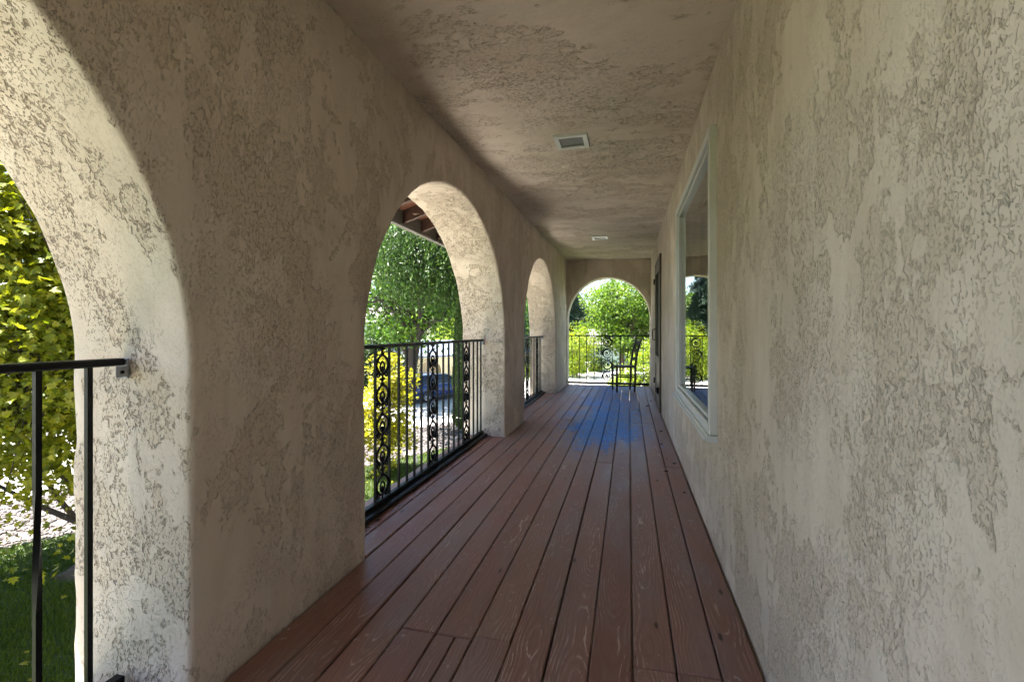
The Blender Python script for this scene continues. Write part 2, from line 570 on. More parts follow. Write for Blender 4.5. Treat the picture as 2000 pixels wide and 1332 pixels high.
def sheet(name, pts, z, mat, kind='structure', wav=0.0):
    v = [(p[0], p[1], z) for p in pts]
    me = np_mesh(name, v, [np.arange(len(v))[None, :]])
    o = link(name, me, mat)
    if kind: o['kind'] = kind
    return o


def ground_mat(name, cols, s1, s2, rough=0.9, bump=0.01):
    t = NT(name)
    pos = t.n('NewGeometry').outputs['Position']
    a = t.noise(pos, s1, 5, 0.6); b2 = t.noise(pos, s2, 5, 0.65)
    c = t.mix(t.smooth(a, 0.3, 0.7), cols[0], cols[1])
    c = t.mix(t.smooth(b2, 0.45, 0.75, 0, 0.7), c, cols[2])
    bp = t.n('Bump', {'Height': b2, 'Strength': 0.6, 'Distance': bump})
    t.bsdf(Base_Color=c, Roughness=rough, Normal=bp)
    return t.m


M['yard'] = ground_mat('yard ground', [(0.05, 0.085, 0.022), (0.08, 0.11, 0.035), (0.10, 0.09, 0.045)], 0.5, 6)
M['lawn'] = ground_mat('lawn soil and thatch', [(0.045, 0.065, 0.022), (0.06, 0.08, 0.03), (0.075, 0.085, 0.045)], 0.9, 14)
M['gravelbed'] = ground_mat('gravel bed', [(0.07, 0.058, 0.052), (0.10, 0.085, 0.078), (0.05, 0.04, 0.035)], 2, 22)
M['street'] = ground_mat('pale concrete street', [(0.46, 0.44, 0.43), (0.52, 0.50, 0.48), (0.40, 0.38, 0.37)], 0.6, 18, 0.85, 0.003)
M['added_bounce_terrace'] = ground_mat('added bounce terrace concrete', [(0.35, 0.335, 0.29), (0.40, 0.38, 0.33), (0.29, 0.28, 0.24)], 0.8, 16, 0.85, 0.003)
M['kerb'] = ground_mat('kerb concrete', [(0.40, 0.38, 0.36), (0.45, 0.43, 0.41), (0.30, 0.28, 0.27)], 1.5, 20)
M['mulch'] = ground_mat('bark mulch', [(0.07, 0.045, 0.025), (0.10, 0.07, 0.04), (0.035, 0.025, 0.015)], 4, 40, 0.95, 0.03)

sheet('ground', [(-450, -450), (450, -450), (450, 450), (-450, 450)], GZ - 0.02, M['yard'])
sheet('lawn', [tw(-60, 12.9), tw(-60, -40), tw(90, -40), tw(90, 12.9)], GZ - 0.01, M['lawn'])
sheet('added_bounce_terrace', [(-5.0, -6.0), (-1.6, -6.0), (-1.6, 12.5), (-5.0, 12.5)], GZ + 0.004, M['added_bounce_terrace'])  # unseen slab, added to bounce sunlight up onto the balcony ceiling
sheet('gravel_verge', [tw(-60, 16.4), tw(-60, 12.88), tw(90, 12.88), tw(90, 16.4)], GZ - 0.004, M['gravelbed'])
sheet('street', [tw(-80, 25.5), tw(-80, 16.4), tw(120, 16.4), tw(120, 25.5)], GZ, M['street'])
b = MB()
M2 = Matrix(((T[0], NRM[0], 0, 0), (T[1], NRM[1], 0, 0), (0, 0, 1, 0), (0, 0, 0, 1)))
b.box((-80, 25.5, GZ - 0.02), (120, 25.66, GZ + 0.12), 0.02, M2)
tag(b.part('kerb', M['kerb']), kind='structure')
sheet('driveway', [tw(19.3, 29.4), tw(19.3, 25.66), tw(28, 25.66), tw(28, 29.4)], GZ + 0.10, M['street'])


def icosa():
    p = (1 + 5 ** 0.5) / 2
    v = np.array([(-1, p, 0), (1, p, 0), (-1, -p, 0), (1, -p, 0), (0, -1, p), (0, 1, p), (0, -1, -p), (0, 1, -p),
                  (p, 0, -1), (p, 0, 1), (-p, 0, -1), (-p, 0, 1)]) / math.sqrt(1 + p * p)
    f = np.array([(0, 11, 5), (0, 5, 1), (0, 1, 7), (0, 7, 10), (0, 10, 11), (1, 5, 9), (5, 11, 4), (11, 10, 2), (10, 7, 6),
                  (7, 1, 8), (3, 9, 4), (3, 4, 2), (3, 2, 6), (3, 6, 8), (3, 8, 9), (4, 9, 5), (2, 4, 11), (6, 2, 10), (8, 6, 7), (9, 8, 1)])
    return v, f


IV, IF = icosa()


def stones(n, t0, t1, w0, w1, size):
    t = rng.uniform(t0, t1, n); w = rng.uniform(w0, w1, n)
    c = np.stack([T[0] * t + NRM[0] * w, T[1] * t + NRM[1] * w, np.full(n, GZ)], -1)
    s = size * rng.lognormal(0, 0.35, n)
    sc = s[:, None] * np.stack([rng.uniform(0.7, 1.3, n), rng.uniform(0.7, 1.3, n), rng.uniform(0.45, 0.8, n)], -1)
    a = rng.uniform(0, 6.283, n); ca, sa = np.cos(a), np.sin(a)
    v = IV[None] * (1 + rng.uniform(-0.2, 0.2, (n, 12, 1))) * sc[:, None, :]
    x = v[..., 0] * ca[:, None] - v[..., 1] * sa[:, None]; y = v[..., 0] * sa[:, None] + v[..., 1] * ca[:, None]
    v = np.stack([x, y, v[..., 2]], -1) + c[:, None, :] + np.array([0, 0, 0.35])[None, None] * sc[:, None, 2:3]
    f = IF[None] + (np.arange(n) * 12)[:, None, None]
    return v.reshape(-1, 3), f.reshape(-1, 3)


tg = NT('river stones')
rp = tg.n('NewGeometry').outputs['Random Per Island']
rmp = tg.n('ValToRGB', {0: rp})
e = rmp.color_ramp.elements
e[0].color = (0.04, 0.034, 0.033, 1); e[1].color = (0.19, 0.178, 0.175, 1)
k = e.new(0.5); k.color = (0.10, 0.083, 0.079, 1)
tg.bsdf(Base_Color=rmp.outputs[0], Roughness=0.8)
v1, f1 = stones(19000, -9, 26, 12.85, 16.45, 0.043)
o = link('river_gravel', np_mesh('river_gravel', v1, [f1]), tg.m)
tag(o, 'pale river gravel strip between the lawn and the street', 'gravel', kind='stuff')


def blades(n, reg, hgt, wid):
    """grass blades; reg(n) gives xy"""
    p = reg(n)
    a = rng.uniform(0, 6.283, n); lean = rng.uniform(0.1, 0.7, n); la = rng.uniform(0, 6.283, n)
    h = hgt * rng.uniform(0.6, 1.3, n); w = wid * rng.uniform(0.7, 1.3, n)
    bx = np.cos(a) * w; by = np.sin(a) * w
    base = np.stack([p[:, 0], p[:, 1], np.full(n, GZ - 0.012)], -1)
    v0 = base + np.stack([bx, by, np.zeros(n)], -1); v1 = base - np.stack([bx, by, np.zeros(n)], -1)
    tip = base + np.stack([np.cos(la) * lean * h, np.sin(la) * lean * h, h], -1)
    v = np.stack([v0, v1, tip], 1).reshape(-1, 3)
    return v, np.arange(n * 3).reshape(-1, 3)


def lawn_region(n):
    out = []
    while sum(map(len, out)) < n:
        q = rng.uniform((-14, 1.0), (-2.2, 22), (n * 2, 2))
        w = q @ NRM + 0.12 * np.sin(q @ T * 3.1) + 0.06 * np.sin(q @ T * 11)
        d2 = np.hypot(q[:, 0], q[:, 1])
        ok = (w < 12.9) & ~((q[:, 0] > -4.98) & (q[:, 1] < 12.52)) & (rng.uniform(0, 1, n * 2) < np.clip((9.0 / np.maximum(d2, 1)) ** 1.3, 0, 1))
        ok &= np.hypot(q[:, 0] + 9.0, q[:, 1] - 5.85) > 0.25 + 0.25 * rng.uniform(0, 1, n * 2)
        out.append(q[ok])
    return np.concatenate(out)[:n]


M['grass'] = leaf_mat('grass blades', [(0.032, 0.066, 0.003), (0.048, 0.090, 0.004), (0.085, 0.125, 0.009)], 0.3, (1.0, 1.0, 0.5), 0.5)
v1, f1 = blades(230000, lawn_region, 0.065, 0.006)
o = link('lawn_grass', np_mesh('lawn_grass', v1, [f1]), M['grass'])
tag(o, 'short green lawn grass below the arcade', 'grass', kind='stuff')

# ------------------------------------------------------------------ the house: dimensions
XI, XO = -1.225, -1.69          # arcade wall, inner and outer face
XR = 0.418                      # room-side wall
YF, YB = 9.33, -2.75            # end walls (inner faces)
ARCHES = [(-1.50, 1.06), (1.975, 4.555), (5.445, 7.93)]
SPRING, RISE = 0.97, 1.16
BASE = -0.32
house = empty('house', (2.5, 3.3, GZ), 'stucco house whose covered balcony, with arches along one side, fills the view', 'house')


def arcade(name, s0, s1, ops, ztop, fn, r=0.017, step=0.028, mat=None, layers=((0.006, 1.6), (0.004, 6.0), (0.004, 14.0))):
    """wall with arched openings. ops: (a, b, spring, rise). fn(s, z, u) -> xyz, u=0 inner face .. 1 outer face (in wall thickness)"""
    mb = MB()
    thick = np.linalg.norm(np.array(fn(0, 0, 1)) - np.array(fn(0, 0, 0)))

    def rows_for(sp):
        nb = max(2, int((sp - BASE) / step)); nt = max(2, int((ztop - sp) / step))
        return np.linspace(BASE, sp, nb + 1), nt
    cur = s0
    sp_all = ops[0][2]
    zb, nt = rows_for(sp_all)
    zt = np.linspace(sp_all, ztop, nt + 1)
    zfull = np.concatenate([zb, zt[1:]])
    for u in (0.0, 1.0):
        cur = s0
        for (a, b_, sp, ri) in list(ops) + [(s1 + r, None, None, None)]:
            e_ = a - r
            if e_ - cur > 1e-4:
                ns = max(1, int(round((e_ - cur) / step)))
                ss = np.linspace(cur, e_, ns + 1)
                P = np.array([[fn(s, z, u) for z in zfull] for s in ss])
                mb.grid(P)
            if b_ is None: break
            # region above the arch
            c = (a + b_) / 2; hw = (b_ - a) / 2
            na = max(24, int((b_ - a) * 1.6 / step))
            th = np.linspace(math.pi, 0, na + 1)
            P = []
            for t in th:
                s = c + (hw + r) * math.cos(t); z = sp + (ri + r) * math.sin(t)
                fr = np.linspace(0, 1, nt + 1)
                P.append([fn(s, z + (ztop - z) * q, u) for q in fr])
            mb.grid(np.array(P))
            cur = b_ + r
    # reveals
    for (a, b_, sp, ri) in ops:
        c = (a + b_) / 2; hw = (b_ - a) / 2
        na = max(24, int((b_ - a) * 1.6 / step))
        out = [(-1, z, 0) for z in zb[:-1]] + [(math.cos(t), None, t) for t in np.linspace(math.pi, 0, na + 1)] + [(1, z, 0) for z in zb[:-1][::-1]]
        nu = max(3, int(thick / step))
        prof = []
        for k in range(5):
            a_ = k / 4 * math.pi / 2
            prof.append((r * (1 - math.sin(a_)), r * (1 - math.cos(a_))))
        ub = [(o_, d_ / thick) for o_, d_ in prof] + [(0.0, r / thick + (1 - 2 * r / thick) * q / nu) for q in range(1, nu)] + [(o_, 1 - d_ / thick) for o_, d_ in prof[::-1]]
        P = []
        for (cx, z, t) in out:
            row = []
            for (off, u) in ub:
                if z is not None:
                    row.append(fn(c + cx * (hw + off), z, u))
                else:
                    row.append(fn(c + (hw + off) * math.cos(t), sp + (ri + off) * math.sin(t), u))
            P.append(row)
        mb.grid(np.array(P))
    me = mb.mesh(name, (0, 0, 0), True)
    weld(me)
    nv = np.array(fn(0, 0, 1)) - np.array(fn(0, 0, 0)); nv = Vector(nv / np.linalg.norm(nv))
    me.materials.append(mat); me.materials.append(M['face'])
    for p in me.polygons:
        if abs(p.normal.dot(nv)) > 0.8: p.material_index = 1
    wobble(me, (0, 0, 0), layers)
    return link(name, me, mat, house)


def fn_left(s, z, u):
    return (XI + (XO - XI) * u, s, z)


arcade('arcade_wall', YB - 0.3, YF + 0.31, [(a, b_, SPRING, RISE) for a, b_ in ARCHES], 2.62, fn_left, mat=M['pier'])


def fn_far(s, z, u):
    return (s, YF + 0.30 * u, z)


def fn_back(s, z, u):
    return (s, YB - 0.30 * u, z)


arcade('end_wall', XI - 0.02, XR + 0.03, [(-1.208, 0.408, 1.30, 0.845)], 2.62, fn_far, r=0.015, step=0.04, mat=M['pier'], layers=((0.004, 2), (0.003, 8)))
arcade('end_wall', XI - 0.02, XR + 0.03, [(-1.208, 0.408, 1.30, 0.845)], 2.62, fn_back, r=0.015, step=0.06, mat=M['pier'], layers=((0.004, 2), (0.003, 8)))

# room-side wall with window and door openings
WIN = (2.43, 4.10, 0.575, 2.085)
DOOR = (6.42, 7.44, 0.0, 2.04)


def cuts(a, b_, marks, step):
    m = sorted(set([a, b_] + [q for q in marks if a < q < b_]))
    out = [m[0]]
    for p, q in zip(m[:-1], m[1:]):
        n = max(1, int(round((q - p) / step)))
        out += list(np.linspace(p, q, n + 1)[1:])
    return np.array(out)


def plain_wall(name, x, y0, y1, z0, z1, holes, depth, step, mat, parent):
    ys = cuts(y0, y1, [h[0] for h in holes] + [h[1] for h in holes], step)
    zs = cuts(z0, z1, [h[2] for h in holes] + [h[3] for h in holes], step)
    mb = MB()
    V = np.array([[(x, y, z) for z in zs] for y in ys])
    m = len(zs)
    F = []
    for i in range(len(ys) - 1):
        yc = (ys[i] + ys[i + 1]) / 2
        for j in range(m - 1):
            zc = (zs[j] + zs[j + 1]) / 2
            if any(h[0] < yc < h[1] and h[2] < zc < h[3] for h in holes): continue
            F.append((i * m + j, (i + 1) * m + j, (i + 1) * m + j + 1, i * m + j + 1))
    mb.add(V.reshape(-1, 3), [np.array(F)])
    for (a, b_, c, d) in holes:
        for (p, q) in (((a, c), (a, d)), ((a, d), (b_, d)), ((b_, d), (b_, c)), ((b_, c), (a, c))):
            mb.add([(x, *p), (x, *q), (x + depth, *q), (x + depth, *p)], [np.array([[0, 1, 2, 3]])])
    me = mb.mesh(name, (0, 0, 0), True)
    weld(me)
    wobble(me, (0, 0, 0), ((0.005, 1.3), (0.0035, 5.0), (0.0015, 14.0)))
    for p in me.polygons: p.use_smooth = True
    me.set_sharp_from_angle(angle=R(50))
    return link(name, me, mat, parent)


plain_wall('room_side_wall', XR, YB - 0.1, YF + 0.1, BASE, 2.62, [WIN, DOOR], 0.16, 0.035, M['wall'], house)

# ceiling (not quite level, as plastered)
ys = np.arange(YB - 0.1, YF + 0.12, 0.045); xs = np.linspace(XI - 0.05, XR + 0.05, 40)


def ceil_z(x, y):
    q = (x - XI) / (XR - XI)
    yy = min(max(y, 0), 10)
    return (2.435 + 0.0085 * yy) * (1 - q) + (2.392 + 0.0098 * yy) * q


b = MB()
b.grid(np.array([[(x, y, ceil_z(x, y)) for y in ys] for x in xs]))
me = b.mesh('ceiling', (0, 0, 0), True)
wobble(me, (0, 0, 0), ((0.006, 1.4), (0.004, 5.0), (0.0015, 14)))
link('ceiling', me, M['ceil'], house)

# outer shell, room behind the window, lower storey
b = MB()
b.box((0.60, YB - 1.2, GZ), (8.6, YB - 1.0, 2.62)); b.box((0.60, YF + 0.12, GZ), (8.6, YF + 0.30, 2.62)); b.box((8.6, YB - 1.2, GZ), (8.8, YF + 0.3, 2.62))
b.part('outer_wall', M['wall'], house)
b = MB()
b.box((0.62, 0.6, -0.02), (4.4, 5.6, 0.0)); b.box((0.62, 0.6, 2.5), (4.4, 5.6, 2.52)); b.box((4.4, 0.6, -0.02), (4.45, 5.6, 2.52))
b.box((0.62, 0.55, -0.02), (4.45, 0.6, 2.52)); b.box((0.62, 5.6, -0.02), (4.45, 5.65, 2.52))
b.part('room', M['room'], house)
b = MB()
b.box((XO + 0.01, YB - 0.3, GZ), (XI, YF + 0.3, BASE - 0.002))
b.box((XO + 0.02, YF + 0.02, GZ), (XR + 0.1, YF + 0.28, BASE - 0.004))
b.box((XI, YB - 0.3, BASE - 0.02), (XR + 0.2, YF + 0.02, BASE - 0.006))
b.box((XR + 0.05, YB - 1.2, GZ), (0.62, YF + 0.3, BASE - 0.01))
b.part('lower_wall', M['wall'], house)

# roof: slab, exposed rafter tails, fascia
SL = 0.315
XE = -2.44                       # rafter tail ends


def roof_z(x):                   # underside of the roof boards
    return 2.425 + (x - XE) * SL


roof = link('roof', (lambda mb: mb.mesh('roof'))(MB().loft([
    [(XE - 0.05, YB - 1.6, roof_z(XE - 0.05) + 0.02), (XE - 0.05, YB - 1.6, roof_z(XE) + 0.10), (3.2, YB - 1.6, roof_z(3.2) + 0.12), (8.9, YB - 1.6, roof_z(3.2) - 1.75), (8.9, YB - 1.6, roof_z(3.2) - 1.85), (3.2, YB - 1.6, roof_z(3.2) + 0.02)],
    [(XE - 0.05, YF + 1.45, roof_z(XE - 0.05) + 0.02), (XE - 0.05, YF + 1.45, roof_z(XE) + 0.10), (3.2, YF + 1.45, roof_z(3.2) + 0.12), (8.9, YF + 1.45, roof_z(3.2) - 1.75), (8.9, YF + 1.45, roof_z(3.2) - 1.85), (3.2, YF + 1.45, roof_z(3.2) + 0.02)]])), M['tile'], house)
nb = 9
bw = 1.02 / nb
for i in range(nb):
    x0 = XE - 0.02 + i * bw; x1 = x0 + bw - 0.004
    mb = MB()
    mb.add([(x0, YB - 1.5, roof_z(x0)), (x1, YB - 1.5, roof_z(x1)), (x1, YF + 1.4, roof_z(x1)), (x0, YF + 1.4, roof_z(x0)),
            (x0, YB - 1.5, roof_z(x0) + 0.018), (x1, YB - 1.5, roof_z(x1) + 0.018), (x1, YF + 1.4, roof_z(x1) + 0.018), (x0, YF + 1.4, roof_z(x0) + 0.018)],
           [np.array([[0, 3, 2, 1], [4, 5, 6, 7], [0, 1, 5, 4], [2, 3, 7, 6], [1, 2, 6, 5], [0, 4, 7, 3]])])
    mb.part('roof_board', M['roofdeck'], roof)
RW, RH = 0.045, 0.14
xa, xb = XE, XO + 0.25
sec = [(XE, roof_z(XE) - RH), (XE, roof_z(XE) - 0.002), (xb, roof_z(xb) - 0.002), (xb, roof_z(xb) - RH)]
mbr = MB().loft([[(x, -RW / 2, z) for x, z in sec], [(x, RW / 2, z) for x, z in sec]])
rme = mbr.mesh('rafter')
rme.materials.append(M['rafter'])
y = 4.70 - 0.47 * 12
while y < YF + 1.4:
    link('rafter', rme, None, roof, (0, y, 0))
    y += 0.47
MB().box((XE - 0.03, YB - 1.58, 2.243), (XE - 0.006, YF + 1.43, 2.43), 0.004).part('fascia', M['fascia'], roof)
MB().box((XE - 0.034, YB - 1.57, 2.236), (XE + 0.022, YF + 1.42, 2.26), 0.004).part('fascia_trim', M['fascia'], roof)

# ------------------------------------------------------------------ deck
deck = empty('deck', (-0.4, 3.3, -0.04), None, None)
deck['kind'] = 'structure'
PITCH = 0.1364
GAP = 0.006
GA = {1, 2, 6, 7, 8}


def board(x0, x1, y0, y1, zj):
    org = ((x0 + x1) / 2, (y0 + y1) / 2, 0)
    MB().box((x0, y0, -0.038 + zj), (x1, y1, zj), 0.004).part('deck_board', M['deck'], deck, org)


for j in range(12):
    x1 = 0.4182 - j * PITCH; x0 = x1 - PITCH + GAP
    if j == 0: x1 = XR - 0.013
    if j == 11: x0 = XI + 0.010
    js = [-2.45, 1.545, 5.62] if j in GA else [-0.30, 3.87 if j < 8 else 3.98, 7.92]
    js = [q + random.uniform(-0.012, 0.012) for q in js]
    ed = [YB - 0.26] + [q for q in js if q > YB] + [YF + 0.10]
    for p, q in zip(ed[:-1], ed[1:]):
        if q - p < 0.15: continue
        xm0, xm1 = x0 + random.uniform(-0.0015, 0.0015), x1 + random.uniform(-0.0015, 0.0015)
        if j == 0: xm1 = x1
        if j == 7 and p < 1.5 < q + 0.2:            # a board ripped into two narrow strips
            xc = (x0 + x1) / 2 + 0.008
            board(x0, xc - 0.003, p + 0.002, q - 0.002, random.uniform(-0.0015, 0.0015))
            board(xc + 0.001, x1, p + 0.002, q - 0.002, random.uniform(-0.0015, 0.0015))
            continue
        board(xm0, xm1, p + 0.002, q - 0.002, random.uniform(-0.002, 0.0015))
for (a, b_) in ARCHES:
    for j in range(12, 15):
        x1 = 0.4182 - j * PITCH; x0 = x1 - PITCH + GAP
        if j == 12: x1 = XI - 0.002
        mid = (a + b_) / 2 + random.uniform(-0.5, 0.5)
        for p, q in ((a + 0.006, mid), (mid + 0.004, b_ - 0.006)):
            board(x0, x1, p, q, random.uniform(-0.002, 0.0015))

# ------------------------------------------------------------------ railings
RX = -1.47
RTOP = 1.0
PK = 0.0135                      # picket thickness
pick_cache = {}


def picket_mesh(z0, z1, tw_=False):
    key = (round(z0, 3), round(z1, 3), tw_)
    if key not in pick_cache:
        b_ = MB()
        if tw_:
            zz = np.concatenate([[z0], np.linspace(z0 + 0.30, z1 - 0.30, 25), [z1]])
            q = np.clip((zz - z0 - 0.30) / (z1 - z0 - 0.60), 0, 1) * math.pi * 0.5
            b_.tube([(0, 0, z) for z in zz], PK / math.sqrt(2), 4, twist=q)
        else:
            b_.box((-PK / 2, -PK / 2, z0), (PK / 2, PK / 2, z1))
        me = b_.mesh('picket'); me.materials.append(M['iron'])
        pick_cache[key] = me
    return pick_cache[key]


def arc(cx, cz, rx, rz, a0, a1, n=14):
    t = np.linspace(R(a0), R(a1), n)
    return np.stack([cx + rx * np.cos(t), np.zeros(n), cz + rz * np.sin(t)], -1)


def spiral(cx, cz, r0, r1, a0, turns, n=26, sgn=1):
    t = np.linspace(0, 1, n); r_ = r0 + (r1 - r0) * t; a = R(a0) + sgn * t * turns * 2 * math.pi
    return np.stack([cx + r_ * np.cos(a), np.zeros(n), cz + r_ * np.sin(a)], -1)


def casting_side(z0, z1, w):
    """cast ornament: a chain of lyre shapes with rosettes, in the local xz plane"""
    mb = MB()
    n = 5
    hgt = (z1 - z0) / n
    tr = 0.0070
    hw = w / 2 - 0.013
    for i in range(n):
        zb_ = z0 + i * hgt
        q = np.linspace(0, 1, 14)
        prof = np.sin(np.pi * np.clip(q, 0, 1)) ** 0.75
        for s in (-1, 1):
            xx = s * (0.006 + (hw - 0.006) * prof)
            zz = zb_ + 0.10 * hgt + q * 0.66 * hgt
            mb.tube(np.stack([xx, np.zeros(14), zz], -1), tr + 0.003 * prof, 6)
            # scrolls at the foot, curling outwards
            mb.tube(spiral(s * hw * 0.62, zb_ + 0.115 * hgt, 0.022, 0.007, 90 if s > 0 else 90, 0.95, 14, -s), tr * 0.85, 5)
            mb.sphere((s * hw * 0.75, 0, zb_ + 0.155 * hgt), (0.010, 0.008, 0.010), 6, 4)
            # inner leaf loop
            xi = s * (0.004 + 0.022 * np.sin(np.pi * q) ** 0.9)
            mb.tube(np.stack([xi, np.zeros(14), zb_ + 0.20 * hgt + q * 0.34 * hgt], -1), tr * 0.95, 6)
            mb.tube(arc(s * 0.020, zb_ + 0.85 * hgt, 0.017, 0.022, 200 if s > 0 else -20, 60 if s > 0 else 120, 10), tr * 0.9, 5)
        mb.sphere((0, 0, zb_ + 0.29 * hgt), (0.014, 0.010, 0.021), 7, 5)
        mb.sphere((0, 0, zb_ + 0.785 * hgt), (0.024, 0.011, 0.013), 8, 4)
        mb.sphere((0, 0, zb_ + 0.96 * hgt), (0.016, 0.010, 0.012), 7, 4)
        mb.tube([(0, 0, zb_ + 0.72 * hgt), (0, 0, zb_ + 1.10 * hgt if i < n - 1 else z1)], 0.007, 6)
        mb.tube([(0, 0, zb_), (0, 0, zb_ + 0.20 * hgt)], 0.006, 6)
    return mb


def casting_far(z0, z1, w):
    mb = MB()
    n = 4
    hgt = (z1 - z0) / n
    rr = w / 2 - 0.012
    for i in range(n):
        zc = z0 + (i + 0.5) * hgt
        cx = 0.006 * (1 if i % 2 else -1)
        s = 1 if i % 2 else -1
        mb.tube(arc(cx, zc, rr * 0.92, rr * 0.92, 0, 345, 26), 0.0105, 6)
        mb.tube(spiral(cx, zc, rr * 0.90, 0.020, 250, 1.6, 34, s), 0.009, 6)
        mb.sphere((cx, 0, zc), (0.022, 0.010, 0.022), 8, 5)
        for sx in (-1, 1):
            mb.sphere((cx + sx * rr * 0.45, 0, zc + hgt * 0.47), 0.011, 6, 4)
            mb.tube(arc(cx + sx * rr * 0.36, zc + hgt * 0.5, rr * 0.30, 0.022, 0, 330, 12), 0.0055, 5)
        mb.tube([(0, 0, zc + rr * 0.9), (0, 0, zc + hgt - rr * 0.9 if i < n - 1 else z1)], 0.007, 6)
    mb.tube([(0, 0, z0 - 0.01), (0, 0, z0 + 0.05)], 0.007, 6)
    return mb


cast_cache = {}


def side_railing(a, b_, pickets, panels, label, twist=()):
    """pickets: y of every bar; panels: (y0, y1) pairs that hold an ornament"""
    rl = empty('iron_railing', (RX, (a + b_) / 2, 0), label, 'railing', 'black iron railings of the balcony')
    zb_ = 0.045
    MB().box((RX - 0.019, a + 0.012, RTOP - 0.022), (RX + 0.019, b_ - 0.012, RTOP), 0.004).part('top_rail', M['iron'], rl)
    MB().box((RX - 0.017, a + 0.012, zb_ - 0.012), (RX + 0.017, b_ - 0.012, zb_ + 0.012), 0.003).part('bottom_rail', M['iron'], rl)
    MB().box((RX - 0.045, a + 0.010, 0.003), (RX + 0.060, b_ - 0.010, 0.030), 0.006).part('sill_bar', M['iron'], rl)
    for s, yy in ((1, a), (-1, b_)):
        y0, y1 = sorted((yy + s * 0.004, yy + s * 0.012))
        y2, y3 = sorted((yy + s * 0.004, yy + s * 0.042))
        br = MB().box((RX - 0.014, y0, RTOP - 0.060), (RX + 0.022, y1, RTOP - 0.001), 0.002)
        br.box((RX + 0.0192, y2, RTOP - 0.056), (RX + 0.0225, y3, RTOP - 0.0225), 0.001)
        bo = br.part('bracket', M['zinc'], rl)
        MB().lathe([(0.001, 0.0270), (0.005, 0.0270), (0.005, 0.0225)], (RX, yy + s * 0.026, RTOP - 0.040), 'x', 8).part('screw', M['iron'], bo)
    for i, yy in enumerate(pickets):
        link('picket', picket_mesh(zb_ + 0.012, RTOP - 0.022, i in twist), None, rl, (RX, yy, 0))
    for (p0, p1) in panels:
        key = ('s', round(p1 - p0, 3))
        if key not in cast_cache:
            mb = casting_side(zb_ + 0.012, RTOP - 0.022, p1 - p0)
            v = np.concatenate(mb.v); mb.v = [np.stack([v[:, 1], v[:, 0], v[:, 2]], -1)]
            me = mb.mesh('scroll_casting', (0, 0, 0), True); me.materials.append(M['iron']); cast_cache[key] = me
        link('scroll_casting', cast_cache[key], None, rl, (RX, (p0 + p1) / 2, 0))
    return rl


P2 = [2.085, 2.20, 2.315, 2.47, 2.637, 2.762, 2.877, 2.99, 3.105, 3.222, 3.389, 3.515, 3.632, 3.75, 3.866, 3.98, 4.147, 4.268, 4.39, 4.50]
side_railing(1.975, 4.555, P2, [(2.47, 2.637), (3.222, 3.389), (3.98, 4.147)], 'black iron railing with three ornate castings in the middle arch, parked car behind')
P1 = [-1.385, -1.27, -1.155, -1.04, -0.873, -0.75, -0.635, -0.52, -0.40, -0.285, -0.118, 0.0, 0.115, 0.23, 0.345, 0.46, 0.60, 0.72, 0.846, 0.962]
side_railing(-1.50, 1.06, P1, [(-1.04, -0.873), (-0.285, -0.118), (0.46, 0.60)], 'black iron railing at the far left, bolted to the nearest arch before the yellow tree', twist=(18, 16, 3, 7))
P3 = [p + 3.43 for p in P2[:-1]]
side_railing(5.445, 7.93, P3, [(P3[3], P3[4]), (P3[9], P3[10]), (P3[15], P3[16])], 'black iron railing seen edge on in the third arch, farthest along the left wall')


def end_railing(Y, pk, pan, label):
    rl = empty('iron_railing', (-0.4, Y, 0), label, 'railing', 'black iron railings of the balcony')
    MB().box((-1.20, Y - 0.016, RTOP - 0.022), (0.402, Y + 0.016, RTOP), 0.004).part('top_rail', M['iron'], rl)
    MB().box((-1.20, Y - 0.018, 0.012), (0.402, Y + 0.018, 0.058), 0.004).part('bottom_rail', M['iron'], rl)
    for x in pk:
        link('picket', picket_mesh(0.058, RTOP - 0.022), None, rl, (x, Y, 0))
    mb = casting_far(0.07, RTOP - 0.022, pan[1] - pan[0])
    me = mb.mesh('scroll_casting', (0, 0, 0), True); me.materials.append(M['iron'])
    link('scroll_casting', me, None, rl, ((pan[0] + pan[1]) / 2, Y, 0))
    return rl


PF = [-1.125, -0.974, -0.83, -0.681, -0.525, -0.312, -0.16, -0.016, 0.131, 0.276]
end_railing(9.45, PF, (-0.525, -0.312), 'black iron railing with one column of spirals across the far end arch')

# ------------------------------------------------------------------ window
Y0, Y1, Z0, Z1 = WIN
win = empty('window', (XR, (Y0 + Y1) / 2, Z0), None, None, parent=house)
PR = 0.016                      # how far the frame stands proud of the stucco
FW = 0.075


def frame_ring(y0, y1, z0, z1, fw, x0, x1, bev):
    mb = MB()
    mb.box((x0, y0, z0), (x1, y0 + fw, z1), bev)
    mb.box((x0, y1 - fw, z0), (x1, y1, z1), bev)
    mb.box((x0 + 0.0005, y0 + fw - 0.0006, z0), (x1 - 0.0005, y1 - fw + 0.0006, z0 + fw), bev)
    mb.box((x0 + 0.0005, y0 + fw - 0.0006, z1 - fw), (x1 - 0.0005, y1 - fw + 0.0006, z1), bev)
    return mb


